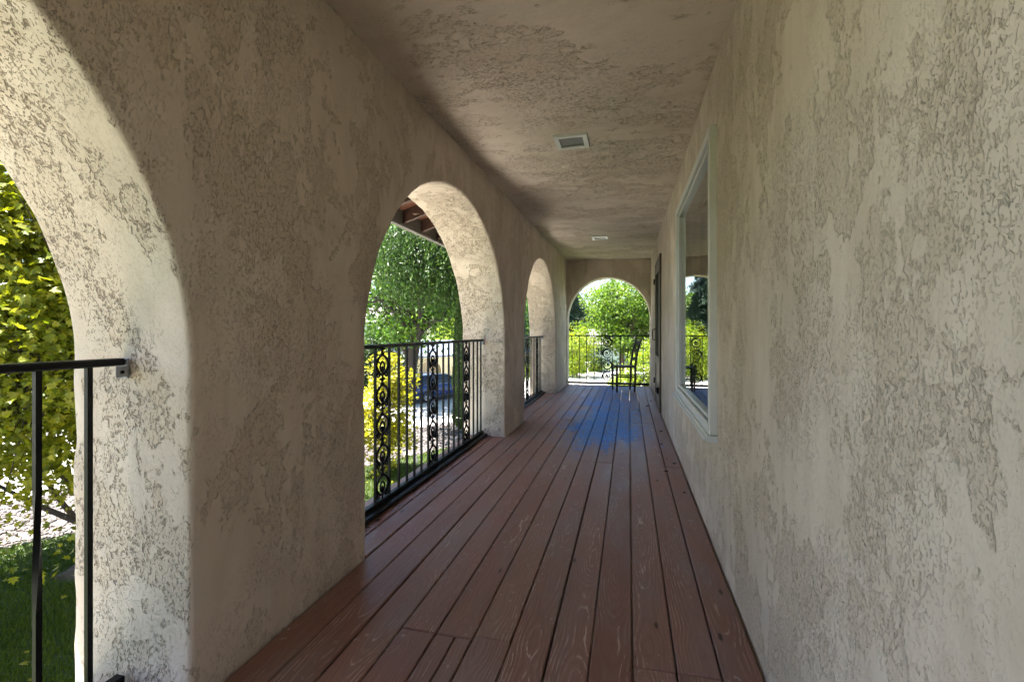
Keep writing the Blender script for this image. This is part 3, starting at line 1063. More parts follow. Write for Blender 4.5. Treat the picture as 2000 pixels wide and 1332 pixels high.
fr = frame_ring(Y0 - 0.004, Y1 + 0.004, Z0 - 0.004, Z1 + 0.004, 0.046, XR - 0.036, XR + 0.10, 0.004).part('frame', M['vinyl'], win)
frame_ring(Y0 + 0.041, Y1 - 0.041, Z0 + 0.041, Z1 - 0.041, 0.010, XR - 0.012, XR + 0.03, 0.001).part('gasket', M['gasket'], fr)
frame_ring(Y0 + 0.050, Y1 - 0.050, Z0 + 0.050, Z1 - 0.050, 0.020, XR - 0.020, XR + 0.05, 0.003).part('glazing_bead', M['vinyl'], fr)
mb = MB()
pr = [(XR - 0.060, Z0 - 0.030), (XR - 0.060, Z0 - 0.018), (XR - 0.046, Z0 - 0.015), (XR - 0.046, Z0 - 0.007), (XR + 0.01, Z0 - 0.005), (XR + 0.01, Z0 - 0.040), (XR - 0.045, Z0 - 0.040)]
mb.loft([[(x, Y0 - 0.012, z) for x, z in pr], [(x, Y1 + 0.012, z) for x, z in pr]])
mb.part('sill', M['vinyl'], win)
mb = MB()
mb.add([(XR + 0.002, Y0 + 0.07, Z0 + 0.06), (XR + 0.002, Y1 - 0.07, Z0 + 0.06), (XR + 0.002, Y1 - 0.07, Z1 - 0.07), (XR + 0.002, Y0 + 0.07, Z1 - 0.07)], [np.array([[0, 3, 2, 1]])])
mb.part('pane', M['glass'], win)

# ------------------------------------------------------------------ door
Y0, Y1, Z0, Z1 = DOOR
door = empty('door', (XR, (Y0 + Y1) / 2, 0), None, None, parent=house)
mb = MB()
CW = 0.065
mb.box((XR - 0.024, Y0 - CW, 0.004), (XR + 0.05, Y0, Z1 + CW), 0.004)
mb.box((XR - 0.024, Y1, 0.004), (XR + 0.05, Y1 + CW, Z1 + CW), 0.004)
mb.box((XR - 0.0235, Y0 - 0.0005, Z1), (XR + 0.05, Y1 + 0.0005, Z1 + CW), 0.004)
mb.part('casing', M['door'], door)
lf = empty('door_leaf', (XR - 0.01, (Y0 + Y1) / 2, 0), None, None, parent=door)
xf0, xf1 = XR - 0.026, XR + 0.010
MB().box((xf0, Y0 + 0.006, 0.03), (xf1, Y0 + 0.10, Z1 - 0.006), 0.003).part('stile', M['door_lt'], lf)
MB().box((xf0, Y1 - 0.10, 0.03), (xf1, Y1 - 0.006, Z1 - 0.006), 0.003).part('stile', M['door_lt'], lf)
MB().box((xf0 + 0.001, Y0 + 0.1005, Z1 - 0.11), (xf1 - 0.001, Y1 - 0.1005, Z1 - 0.006), 0.003).part('rail', M['door_lt'], lf)
MB().box((xf0 + 0.001, Y0 + 0.1005, 0.60), (xf1 - 0.001, Y1 - 0.1005, 0.72), 0.003).part('rail', M['door_lt'], lf)
MB().box((xf0 + 0.001, Y0 + 0.1005, 0.03), (xf1 - 0.001, Y1 - 0.1005, 0.16), 0.003).part('rail', M['door_lt'], lf)
MB().box((xf0 + 0.014, Y0 + 0.099, 0.155), (xf1 - 0.012, Y1 - 0.099, 0.605), 0.002).part('kick_panel', M['door'], lf)
MB().box((xf0 + 0.016, Y0 + 0.099, 0.715), (xf1 - 0.012, Y1 - 0.099, Z1 - 0.105), 0.001).part('screen', M['screen'], lf)
for z in (0.28, 1.80):
    MB().box((XR - 0.045, Y1 + 0.006, z), (XR - 0.0245, Y1 + 0.058, z + 0.085), 0.003).part('hinge', M['iron'], door)
MB().box((XR - 0.060, Y0 + 0.02, 0.25), (xf0 - 0.0004, Y0 + 0.07, 0.33), 0.003).part('latch', M['iron'], lf)
MB().tube([(xf0, Y1 - 0.05, 1.12), (xf0 - 0.035, Y1 - 0.05, 1.10), (xf0 - 0.042, Y1 - 0.05, 1.03), (xf0 - 0.035, Y1 - 0.05, 0.96), (xf0, Y1 - 0.05, 0.94)], 0.008, 8).part('handle', M['iron'], lf)
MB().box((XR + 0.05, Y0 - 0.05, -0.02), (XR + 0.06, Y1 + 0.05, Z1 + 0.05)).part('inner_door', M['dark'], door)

# ------------------------------------------------------------------ ceiling lights
M['lens'] = simple('grey light lens', (0.16, 0.16, 0.165), 0.35, 0.05, 20)
for i, (x, y) in enumerate(((-0.395, 3.30), (-0.415, 6.96))):
    z = ceil_z(x, y) - 0.004
    cl = empty('ceiling_light', (x, y, z), ('square white recessed ceiling light nearer the viewer', 'square white recessed ceiling light farther along, near the end arch')[i], 'ceiling light', 'recessed lights in the balcony ceiling')
    hw = 0.118
    iw = 0.083
    mb = MB()
    o_ = [(-hw, -hw), (hw, -hw), (hw, hw), (-hw, hw)]; n_ = [(-iw, -iw), (iw, -iw), (iw, iw), (-iw, iw)]
    V = [(x + p, y + q, z + 0.012) for p, q in o_] + [(x + p * 0.985, y + q * 0.985, z - 0.013) for p, q in o_] + [(x + p, y + q, z - 0.013) for p, q in n_] + [(x + p * 0.97, y + q * 0.97, z + 0.012) for p, q in n_]
    F = []
    for k in range(3):
        for j in range(4):
            j2 = (j + 1) % 4
            F.append((k * 4 + j, (k + 1) * 4 + j, (k + 1) * 4 + j2, k * 4 + j2))
    mb.add(V, [np.array(F)])
    mb.part('trim', M['vinyl'], cl)
    MB().box((x - iw * 0.985, y - iw * 0.985, z - 0.004), (x + iw * 0.985, y + iw * 0.985, z + 0.008)).part('lens', M['lens'], cl)

# ------------------------------------------------------------------ chair
ch = empty('ladder_back_chair', (-0.08, 8.58, 0), 'dark wooden ladder-back chair standing by the far end railing', 'chair')
CM = Matrix.Translation((-0.085, 8.57, 0)) @ Matrix.Rotation(R(14), 4, 'Z')      # local: faces -x


def cpt(*p):
    return np.array(CM @ Vector(p))


def ctube(pts, r_, name, parent=ch, sides=8, mat='chair'):
    return MB().tube([cpt(*p) for p in pts], r_, sides).part(name, M[mat], parent, smooth=True)


DX, DY = 0.165, 0.175
for s in (-1, 1):
    ctube([(-DX, s * DY, 0.002), (-DX, s * DY, 0.22), (-DX, s * DY, 0.475)], [0.015, 0.021, 0.022], 'leg')
    ctube([(DX - 0.015, s * DY * 0.9, 0.002), (DX, s * DY * 0.9, 0.25), (DX, s * DY * 0.9, 0.46), (DX + 0.035, s * DY * 0.9, 0.70), (DX + 0.105, s * DY * 0.9, 0.94)], [0.015, 0.021, 0.022, 0.020, 0.015], 'back_post')
for z in (0.13, 0.29):
    ctube([(-DX, -DY, z), (-DX, DY, z)], 0.0125, 'rung')
    ctube([(DX, -DY * 0.9, z), (DX, DY * 0.9, z)], 0.0125, 'rung')
    for s in (-1, 1):
        ctube([(-DX, s * DY, z - 0.02), (DX, s * DY * 0.9, z - 0.02)], 0.0125, 'rung')
mb = MB()
nx = 10
rows = []
for i in range(nx + 1):
    q = i / nx
    x = -DX - 0.012 + (2 * DX + 0.024) * q
    hw_ = (DY + 0.012) * (1 - 0.1 * q)
    ring = []
    for a in np.linspace(0, 2 * math.pi, 16, endpoint=False):
        yy = hw_ * math.copysign(abs(math.cos(a)) ** 0.5, math.cos(a))
        zz = 0.448 + 0.020 * math.copysign(abs(math.sin(a)) ** 0.7, math.sin(a)) - 0.008 * (1 - (2 * q - 1) ** 2) * (1 - abs(yy / hw_)) + 0.002 * (i % 2)
        ring.append(cpt(x, yy, zz))
    rows.append(ring)
mb.loft(rows)
mb.part('seat', M['rush'], ch, smooth=True)
for zc, hh in ((0.58, 0.05), (0.73, 0.055), (0.865, 0.075)):
    q = (zc - 0.46) / 0.48
    xb_ = DX + 0.035 * min(1, q * 2) + 0.07 * max(0, q * 2 - 1)
    sl = []
    for yv in np.linspace(-DY * 0.88, DY * 0.88, 9):
        bow = 0.020 * (1 - (yv / (DY * 0.88)) ** 2)
        x = xb_ + bow
        top = hh / 2 + 0.008 * (1 - (yv / (DY * 0.88)) ** 2)
        ln = 0.2
        sl.append([cpt(x - 0.005 - ln * hh / 2, yv, zc - hh / 2), cpt(x + 0.005 - ln * hh / 2, yv, zc - hh / 2), cpt(x + 0.005 + ln * top, yv, zc + top), cpt(x - 0.005 + ln * top, yv, zc + top)])
    MB().loft(sl).part('slat', M['chair'], ch)

# ------------------------------------------------------------------ vegetation
def leaf_quads(P, size, aspect=0.55, up=0.35, hang=0.0, fold=0.12, shape='rhomb', out=None):
    n = len(P)
    s = size * rng.uniform(0.65, 1.3, n)
    nrm = rng.normal(0, 1, (n, 3)); nrm[:, 2] += up * 2.2
    if out is not None: nrm += out * 1.2
    nrm /= np.linalg.norm(nrm, axis=1, keepdims=True)
    d = rng.normal(0, 1, (n, 3)); d[:, 2] -= hang * 3
    d -= nrm * (d * nrm).sum(1, keepdims=True)
    d /= np.maximum(np.linalg.norm(d, axis=1, keepdims=True), 1e-6)
    w = np.cross(nrm, d)
    if shape == 'rhomb':
        a = P; c = P + d * s[:, None]
        b1 = P + d * (0.45 * s)[:, None] + w * (aspect * 0.5 * s)[:, None] + nrm * (fold * s)[:, None]
        b2 = P + d * (0.45 * s)[:, None] - w * (aspect * 0.5 * s)[:, None] + nrm * (fold * s)[:, None]
        v = np.stack([a, b1, c, b2], 1).reshape(-1, 3)
        return v, np.arange(n * 4).reshape(-1, 4)
    # lobed maple leaf, 11-gon as two halves folded on the midrib
    out2 = np.array([(0, 0), (0.30, 0.05), (0.55, 0.30), (0.30, 0.38), (0.50, 0.75), (0.20, 0.62), (0, 1.05)])
    out1 = out2.copy(); out1[:, 0] *= -1
    vs = []
    for o_ in (out2, out1):
        L = P[:, None, :] + d[:, None, :] * (o_[None, :, 1:2] * s[:, None, None]) + w[:, None, :] * (o_[None, :, 0:1] * s[:, None, None]) + nrm[:, None, :] * (np.abs(o_[None, :, 0:1]) * 0.25 * s[:, None, None])
        vs.append(L)
    v = np.concatenate(vs, 1).reshape(-1, 3)
    f = []
    base = (np.arange(n) * 14)[:, None]
    f.append(base + np.arange(7)[None, :]); f.append(base + 7 + np.arange(7)[::-1][None, :])
    return v, np.concatenate(f)


def bez(p0, p1, p2, n=7):
    t = np.linspace(0, 1, n)[:, None]
    return (1 - t) ** 2 * p0 + 2 * t * (1 - t) * p1 + t ** 2 * p2


def tree(name, label, cat, base, cc, rad, trunk_r, fork, nclump, per, size, mat, bark='bark', seed=1, shell=0.45, limbs=7, group=None,
         clump_r=0.24, shape='rhomb', aspect=0.55, lean=(0, 0), hang=0.0, flat=0.7, strands=None, crown_name='crown', keep=None, extra=()):
    global rng
    rng = np.random.default_rng(seed)
    base = np.array(base, float); cc = np.array(cc, float); rad = np.array(rad, float)
    root = empty(name, base, label, cat, group)
    # clump centres
    d = rng.normal(0, 1, (nclump, 3)); d /= np.linalg.norm(d, axis=1, keepdims=True)
    lump = np.array([mnoise.noise(Vector(q) * 1.7 + Vector((seed * 3.1, 0, 0))) for q in d.tolist()])
    r_ = (shell + (1 - shell) * rng.uniform(0, 1, nclump) ** 0.6) * (1 + 0.35 * lump)
    C = cc + d * r_[:, None] * rad
    if keep is not None: C = C[keep(C)]
    # wood
    wood = MB()
    forkp = base + np.array([lean[0] * 0.5, lean[1] * 0.5, fork])
    top = np.array([base[0] + lean[0], base[1] + lean[1], 0]) ; top[2] = cc[2] + rad[2] * 0.25
    tp = bez(base + np.array([0, 0, -0.05]), base + np.array([lean[0] * 0.1, lean[1] * 0.1, fork * 0.6]), forkp, 6)
    tp2 = bez(forkp, (forkp + top) / 2 + rng.normal(0, 0.12, 3) * rad, top, 8)
    path = np.concatenate([tp, tp2[1:]])
    rr = np.concatenate([np.linspace(trunk_r * 1.25, trunk_r, 6), np.linspace(trunk_r, trunk_r * 0.25, 8)[1:]])
    wood.tube(path, rr, 9)
    dirs = rng.normal(0, 1, (limbs, 3)); dirs[:, 2] = np.abs(dirs[:, 2]) * 0.5 - 0.1
    ang = np.arange(limbs) * 2.4 + seed
    dirs[:, 0] = np.cos(ang); dirs[:, 1] = np.sin(ang)
    dirs /= np.linalg.norm(dirs, axis=1, keepdims=True)
    dn = (C - cc) / rad
    asg = np.argmax((dn / np.maximum(np.linalg.norm(dn, axis=1, keepdims=True), 1e-6)) @ dirs.T, 1)
    for k in range(limbs):
        mem = C[asg == k]
        if len(mem) == 0: continue
        q = k / max(1, limbs - 1)
        st = path[min(len(path) - 2, 5 + int(q * 4))]
        endp = cc + (mem.mean(0) - cc) * 0.95
        midp = (st + endp) / 2 + np.array([0, 0, -0.12 * rad[2]]) + rng.normal(0, 0.05, 3) * rad
        lp = bez(st, midp, endp, 9)
        lr = np.linspace(trunk_r * 0.55, trunk_r * 0.12, 9)
        wood.tube(lp, lr, 7)
        for c in mem:
            j = rng.integers(3, 9)
            mp = (lp[j] + c) / 2 + rng.normal(0, 0.06, 3) * rad
            wood.tube(bez(lp[j], mp, c, 5), np.linspace(max(0.006, lr[j] * 0.45), 0.005, 5), 5)
    for (a_, b_, c_, r0_) in extra:
        wood.tube(bez(np.array(a_), np.array(b_), np.array(c_), 9), np.linspace(r0_, r0_ * 0.25, 9), 7)
    wood.part('trunk', M[bark], root, smooth=True)
    # leaves
    n = len(C)
    if strands is None:
        cr = clump_r * rad.mean() * rng.uniform(0.6, 1.25, n)
        off = rng.normal(0, 1, (n, per, 3)); off /= np.maximum(1, np.linalg.norm(off, axis=2, keepdims=True) / 1.9)
        off[..., 2] *= flat
        P = (C[:, None, :] + off * cr[:, None, None]).reshape(-1, 3)
        outd = (P - cc) / rad; outd /= np.maximum(np.linalg.norm(outd, axis=1, keepdims=True), 1e-6)
        v, f = leaf_quads(P, size, aspect, 0.45, hang, shape=shape, out=outd * 0.35)
    else:
        ns, ln = strands
        S = C[rng.integers(0, n, ns)] + rng.normal(0, 1, (ns, 3)) * clump_r * rad
        L = ln * rng.uniform(0.4, 1.2, ns)
        t = np.linspace(0, 1, per)[None, :] + rng.uniform(0, 1.0 / per, (ns, per))
        sway = rng.normal(0, 0.12, (ns, 2))
        P = np.stack([S[:, None, 0] + sway[:, 0:1] * t * L[:, None] + rng.normal(0, 0.03, (ns, per)), S[:, None, 1] + sway[:, 1:2] * t * L[:, None] + rng.normal(0, 0.03, (ns, per)), S[:, None, 2] - t * L[:, None]], -1).reshape(-1, 3)
        v, f = leaf_quads(P, size, aspect, 0.0, 1.2)
    link(crown_name, np_mesh(crown_name, v - base, [f]), mat, root, base)
    return root


def conifer(name, label, base, H, r0, mat, seed, nbr=420, per=46, size=0.22, group=None, bare=0.08, colw=1.0):
    global rng
    rng = np.random.default_rng(seed)
    base = np.array(base, float)
    root = empty(name, base, label, 'tree', group)
    wood = MB()
    wood.tube([base + (0, 0, -0.05), base + (0.05, 0, H * 0.5), base + (0, 0.03, H * 0.98)], [H * 0.018, H * 0.011, 0.02], 8)
    q = np.sort(rng.uniform(bare, 0.99, nbr) ** 1.15)
    a = rng.uniform(0, 6.283, nbr)
    ln = r0 * (1 - q) ** 0.75 * rng.uniform(0.65, 1.15, nbr) + 0.12
    z = base[2] + q * H
    st = np.stack([np.full(nbr, base[0]), np.full(nbr, base[1]), z], -1)
    dirv = np.stack([np.cos(a), np.sin(a), np.full(nbr, -0.18)], -1)
    for i in range(0, nbr, 3):
        wood.tube([st[i], st[i] + dirv[i] * ln[i] * 0.9], [0.035, 0.008], 4)
    wood.part('trunk', M['bark_dark'], root, smooth=True)
    t = rng.uniform(0.12, 1.0, (nbr, per)) ** 0.8
    P = st[:, None, :] + dirv[:, None, :] * (t * ln[:, None])[..., None]
    side = np.stack([-np.sin(a), np.cos(a), np.zeros(nbr)], -1)
    P = P + side[:, None, :] * (rng.normal(0, 0.16, (nbr, per)) * ln[:, None] * (1.1 - t))[..., None]
    P[..., 2] += rng.normal(0, 0.10, (nbr, per)) - 0.10 * (t ** 2) * ln[:, None]
    v, f = leaf_quads(P.reshape(-1, 3), size, 0.28, 0.25, 0.5)
    link('crown', np_mesh('crown', v - base, [f]), mat, root, base)
    return root


def column_tree(name, label, base, H, r0, mat, seed, n=15000, size=0.10):
    global rng
    rng = np.random.default_rng(seed)
    base = np.array(base, float)
    root = empty(name, base, label, 'tree')
    MB().tube([base + (0, 0, -0.05), base + (0, 0, H * 0.9)], [0.09, 0.02], 8).part('trunk', M['bark'], root, smooth=True)
    q = rng.uniform(0.02, 1, n)
    prof = np.minimum(1, (q / 0.10) ** 0.5) * np.minimum(1, ((1 - q) / 0.35) ** 0.6)
    a = rng.uniform(0, 6.283, n)
    lump = np.array([mnoise.noise(Vector((math.cos(x) * 1.5, math.sin(x) * 1.5, y * 7))) for x, y in zip(a, q)])
    r_ = r0 * prof * (0.92 + 0.22 * lump) * rng.uniform(0.62, 1.05, n) ** 0.5
    P = np.stack([base[0] + r_ * np.cos(a), base[1] + r_ * np.sin(a), base[2] + q * H], -1)
    outd = np.stack([np.cos(a), np.sin(a), np.zeros(n)], -1)
    v, f = leaf_quads(P, size, 0.5, 0.0, -0.9, out=outd * 1.5)
    link('crown', np_mesh('crown', v - base, [f]), mat, root, base)
    return root


M['maple'] = leaf_mat('yellow maple leaves', [(0.085, 0.12, 0.008), (0.16, 0.185, 0.010), (0.25, 0.25, 0.018)], 0.45, (1.0, 0.95, 0.35))
M['gold'] = leaf_mat('golden shrub leaves', [(0.17, 0.18, 0.012), (0.26, 0.26, 0.018), (0.36, 0.34, 0.045)], 0.5, (1.0, 0.95, 0.4))
M['locust'] = leaf_mat('locust leaves', [(0.035, 0.085, 0.014), (0.065, 0.14, 0.018), (0.14, 0.22, 0.030)], 0.45, (0.95, 1.0, 0.5))
M['willow'] = leaf_mat('hanging dark leaves', [(0.018, 0.045, 0.012), (0.035, 0.075, 0.016), (0.07, 0.12, 0.025)], 0.35, (0.95, 1.0, 0.5))
M['conifer'] = leaf_mat('blue green needles', [(0.022, 0.045, 0.030), (0.035, 0.068, 0.045), (0.06, 0.095, 0.06)], 0.15, (0.9, 1.0, 0.8), 0.5)
M['arbor'] = leaf_mat('arborvitae sprays', [(0.035, 0.075, 0.012), (0.055, 0.11, 0.016), (0.09, 0.15, 0.025)], 0.25, (0.95, 1, 0.5))
M['green'] = leaf_mat('fresh green leaves', [(0.045, 0.095, 0.012), (0.085, 0.15, 0.016), (0.16, 0.22, 0.026)], 0.45, (0.95, 1.0, 0.45))
M['lime'] = leaf_mat('lime shrub leaves', [(0.10, 0.17, 0.012), (0.17, 0.24, 0.018), (0.28, 0.30, 0.03)], 0.45, (1.0, 1.0, 0.4))
M['deep'] = leaf_mat('deep green leaves', [(0.016, 0.038, 0.012), (0.028, 0.055, 0.016), (0.05, 0.085, 0.022)], 0.25, (0.95, 1, 0.5))

mb = MB()
rows = []
for r_, z in ((0.0, 0.07), (0.15, 0.06), (0.3, 0.04), (0.4, 0.01), (0.5, -0.03)):
    rows.append([(-8.98 + r_ * math.cos(a) * (1 + 0.15 * math.sin(3 * a)), 5.9 + r_ * math.sin(a) * (1 + 0.12 * math.sin(2 * a + 1)), GZ + z + 0.03 * math.sin(5 * a) * r_) for a in np.linspace(0, 6.283, 24, endpoint=False)])
mb.grid(np.array([r_ + [r_[0]] for r_ in rows]))
o = mb.part('mulch_bed', M['mulch'], smooth=True)
tag(o, kind='structure')
tree('maple_tree', 'yellow-green maple tree on the lawn, seen through the nearest arch', 'tree', (-8.94, 5.99, GZ), (-9.1, 6.0, 1.75), (3.5, 3.5, 3.3), 0.13, 0.85, 470, 190, 0.088,
     M['maple'], 'bark_dark', seed=11, shell=0.30, limbs=9, shape='maple', clump_r=0.15, hang=0.35,
     extra=[((-8.94, 5.99, -2.35), (-9.9, 5.7, -2.0), (-11.3, 5.2, -1.0), 0.06), ((-9.3, 5.88, -2.15), (-9.9, 5.6, -1.3), (-10.4, 5.3, 0.6), 0.045)])
tree('golden_shrub', 'golden yellow leafy shrub behind the left end of the middle railing', 'shrub', (-6.75, 11.75, GZ), (-6.95, 12.15, -1.2), (0.75, 0.8, 1.65), 0.045, 0.4, 70, 60, 0.10,
     M['gold'], seed=12, shell=0.3, limbs=5, shape='maple', clump_r=0.2)
tree('locust_tree', 'large spreading green tree with leaning dark trunk beyond the street', 'tree', (-12.0, 23.6, GZ), (-11.6, 24.0, 3.9), (5.6, 5.0, 4.4), 0.36, 2.3, 270, 62, 0.28,
     M['locust'], 'bark_dark', seed=13, shell=0.25, limbs=9, clump_r=0.105, lean=(0.3, 0.2), aspect=0.5)
tree('weeping_tree', 'dark weeping tree whose hanging foliage shows under the eave', 'tree', (-5.0, 17.9, GZ), (-7.1, 16.9, 4.75), (2.9, 2.4, 1.1), 0.20, 4.2, 120, 13, 0.17,
     M['willow'], 'bark_dark', seed=14, shell=0.3, limbs=7, clump_r=0.22, strands=(3000, 2.0), aspect=0.26)
column_tree('arborvitae', 'tall narrow clipped evergreen beside the middle arch jamb', (-6.42, 17.6, GZ), 6.1, 0.52, M['arbor'], 15)
tree('lime_tree', 'bright lime-green tree behind the blue car', 'tree', (-15.0, 41.5, GZ), (-15.0, 41.5, 0.6), (3.6, 3.0, 3.0), 0.16, 1.2, 70, 70, 0.26, M['lime'], seed=16, clump_r=0.2)

tree('dark_hedge', 'dark green hedge shrub behind the golden shrub beyond the street', 'shrub', (-17.2, 29.6, GZ), (-17.2, 29.6, -0.9), (2.6, 1.6, 2.3), 0.12, 0.5, 110, 80, 0.20, M['deep'], 'bark_dark', seed=17, limbs=6, clump_r=0.17)
# trees seen through the end arch
conifer('conifer', 'tall blue-green conifer left in the end arch', (-6.4, 47.5, GZ), 13.5, 3.4, M['conifer'], 21, 460, 44, 0.34, 'conifers beyond the street')
conifer('conifer', 'dark conifer seen through the third arch beside its jamb', (-10.8, 42.5, GZ), 13.0, 3.0, M['conifer'], 22, 360, 40, 0.34, 'conifers beyond the street')
tree('broadleaf_tree', 'big round fresh-green tree filling the end arch', 'tree', (-0.6, 42.5, GZ), (-0.4, 42.5, 2.6), (3.8, 3.6, 4.1), 0.22, 2.0, 250, 66, 0.27, M['green'], seed=23, shell=0.3, limbs=8, clump_r=0.115)
tree('yellow_green_shrub', 'yellow-green tall shrub left of the spirals in the end arch', 'shrub', (-4.5, 41.2, GZ), (-4.5, 41.2, -0.7), (2.0, 1.8, 2.2), 0.08, 0.5, 90, 80, 0.17, M['lime'], seed=24, limbs=6, clump_r=0.2)
tree('dark_bush', 'dark low bush beside the white mailbox in the end arch', 'shrub', (-3.1, 46.4, GZ), (-3.1, 46.4, -2.25), (0.75, 0.7, 0.9), 0.06, 0.2, 50, 70, 0.15, M['deep'], seed=25, limbs=5, clump_r=0.22)
tree('bright_bush', 'bright yellow-green bush behind the chair in the end arch', 'shrub', (1.2, 31.0, GZ), (1.2, 31.0, -1.5), (1.45, 1.5, 1.75), 0.08, 0.3, 110, 85, 0.14, M['lime'], seed=26, limbs=6, clump_r=0.18)
tree('bright_bush', 'low lime-green bush under the chair seat in the end arch', 'shrub', (-0.25, 33.5, GZ), (-0.25, 33.5, -2.6), (1.0, 0.9, 0.75), 0.05, 0.15, 60, 70, 0.12, M['lime'], seed=27, limbs=5, clump_r=0.22)
for i, (x, y, r_, lb) in enumerate(((-5.7, 43.6, 0.85, 'small grey-green bush by the street at the end arch left edge'), (-4.6, 45.2, 0.7, 'small pale bush between the mailbox and the left edge of the end arch'),
                                    (-8.3, 41.0, 1.0, 'round pale bush reflected in the window by the street'), (-10.0, 39.0, 0.9, 'second round pale bush reflected in the window'))):
    tree('pale_bush', lb, 'shrub', (x, y, GZ), (x, y, GZ + r_ * 0.55), (r_, r_, r_ * 0.65), 0.04, 0.12, 34, 60, 0.10, M['arbor'] if i % 2 else M['lime'], seed=30 + i, limbs=4, clump_r=0.24, group='bushes along the far kerb')

FAR = [(-62, 30, 12), (-58, 46, 14), (-50, 58, 13), (-44, 66, 15), (-37, 72, 13), (-30, 76, 14), (-24, 70, 11), (-19, 82, 14), (-13, 76, 13), (-8, 72, 12), (-3, 84, 13), (4, 80, 12), (10, 76, 13)]
DESC = ['leftmost', 'second', 'third', 'fourth', 'fifth', 'sixth', 'seventh', 'eighth', 'ninth', 'tenth', 'eleventh', 'twelfth', 'thirteenth', 'fourteenth', 'fifteenth', 'sixteenth']
order = sorted(range(len(FAR)), key=lambda i: math.atan2(FAR[i][0], FAR[i][1]))
for i, (x, y, H) in enumerate(FAR):
    H *= 0.78
    lb = DESC[order.index(i)] + (' of' if order.index(i) == 0 else ' from the left of') + ' the distant green trees on the skyline'
    tree('distant_tree', lb, 'tree', (x, y, GZ), (x, y, GZ + H * 0.55), (H * 0.40, H * 0.40, H * 0.46), 0.3, H * 0.25, 120, 46, 0.50, M['locust'] if i % 3 else M['deep'], 'bark_dark', seed=50 + i, limbs=6, clump_r=0.17, group='distant trees on the skyline')

# ------------------------------------------------------------------ neighbouring houses
def block_house(name, label, t0, t1, w0, w1, zeave, zridge, wall, roofm, arches=(), wins=(), ang=None, org=(0, 0)):
    """gabled house in street coordinates; front wall at w0"""
    MM = M2 if ang is None else (Matrix.Translation((org[0], org[1], 0)) @ Matrix.Rotation(ang, 4, 'Z'))
    c = MM @ Vector(((t0 + t1) / 2, (w0 + w1) / 2, GZ))
    root = empty(name, c, label, 'house')

    def pt(t, w, z): return tuple(MM @ Vector((t, w, z)))
    mb = MB()
    holes = list(arches)
    # front wall with openings cut as columns
    edges = sorted([t0, t1] + [q for h_ in holes for q in (h_[0], h_[1])])
    for p, q in zip(edges[:-1], edges[1:]):
        h_ = [a for a in holes if abs(a[0] - p) < 1e-6]
        if not h_:
            mb.grid(np.array([[pt(p, w0, GZ), pt(p, w0, zeave)], [pt(q, w0, GZ), pt(q, w0, zeave)]]))
        else:
            a, b_, zs, ztop = h_[0]
            P = []
            for th in np.linspace(math.pi, 0, 15):
                s = (a + b_) / 2 + (b_ - a) / 2 * math.cos(th); z = zs + (ztop - zs) * math.sin(th)
                P.append([pt(s, w0, z), pt(s, w0, zeave)])
            mb.grid(np.array(P))
            P = [[pt(a, w0, GZ), pt(a, w0 + 0.4, GZ)]] + [[pt((a + b_) / 2 + (b_ - a) / 2 * math.cos(th), w, zs + (ztop - zs) * math.sin(th)) for w in (w0, w0 + 0.4)] for th in np.linspace(math.pi, 0, 15)] + [[pt(b_, w0, GZ), pt(b_, w0 + 0.4, GZ)]]
            mb.grid(np.array(P))
    wm = (w0 + w1) / 2
    for tt in (t0, t1):
        mb.add([pt(tt, w0, GZ), pt(tt, w1, GZ), pt(tt, w1, zeave), pt(tt, wm, zridge), pt(tt, w0, zeave)], [np.arange(5)[None, :]])
    mb.add([pt(t0, w1, GZ), pt(t1, w1, GZ), pt(t1, w1, zeave), pt(t0, w1, zeave)], [np.arange(4)[None, :]])
    mb.part('wall', wall, root)
    sl = (zridge - zeave) / (wm - w0)
    ov = 0.55
    ze = zeave - ov * sl
    rf = MB()
    ring = [(w0 - ov, ze + 0.01), (wm, zridge + 0.01), (w1 + ov, ze + 0.01), (w1 + ov, ze + 0.16), (wm, zridge + 0.17), (w0 - ov, ze + 0.16)]
    rf.loft([[pt(t0 - 0.4, w, z) for w, z in ring], [pt(t1 + 0.4, w, z) for w, z in ring]])
    ro = rf.part('roof', roofm, root)
    for (a, b_, zs, ztop) in arches:
        d_ = MB()
        d_.add([pt(a - 0.05, w0 + 0.42, GZ), pt(b_ + 0.05, w0 + 0.42, GZ), pt(b_ + 0.05, w0 + 0.42, ztop), pt(a - 0.05, w0 + 0.42, ztop)], [np.arange(4)[None, :]])
        d_.part('garage_door', M['garage'], root)
        P = []
        trim = MB()
        trim.tube([pt(a, w0 - 0.02, GZ)] + [pt((a + b_) / 2 + (b_ - a) / 2 * math.cos(th), w0 - 0.02, zs + (ztop - zs) * math.sin(th)) for th in np.linspace(math.pi, 0, 15)] + [pt(b_, w0 - 0.02, GZ)], 0.05, 5)
        trim.part('arch_trim', M['trimc'], root)
    for (a, b_, z0_, z1_) in wins:
        f_ = MB()
        RM = MM
        f_.box((a, w0 - 0.05, z0_), (b_, w0 - 0.012, z1_), 0.0, RM)
        wn_ = f_.part('window', M['vinyl'], root)
        g_ = MB()
        for p, q in ((a + 0.06, (a + b_) / 2 - 0.03), ((a + b_) / 2 + 0.03, b_ - 0.06)):
            g_.box((p, w0 - 0.06, z0_ + 0.06), (q, w0 - 0.052, z1_ - 0.06), 0.0, RM)
        g_.part('pane', M['pane_far'], wn_)
    return root


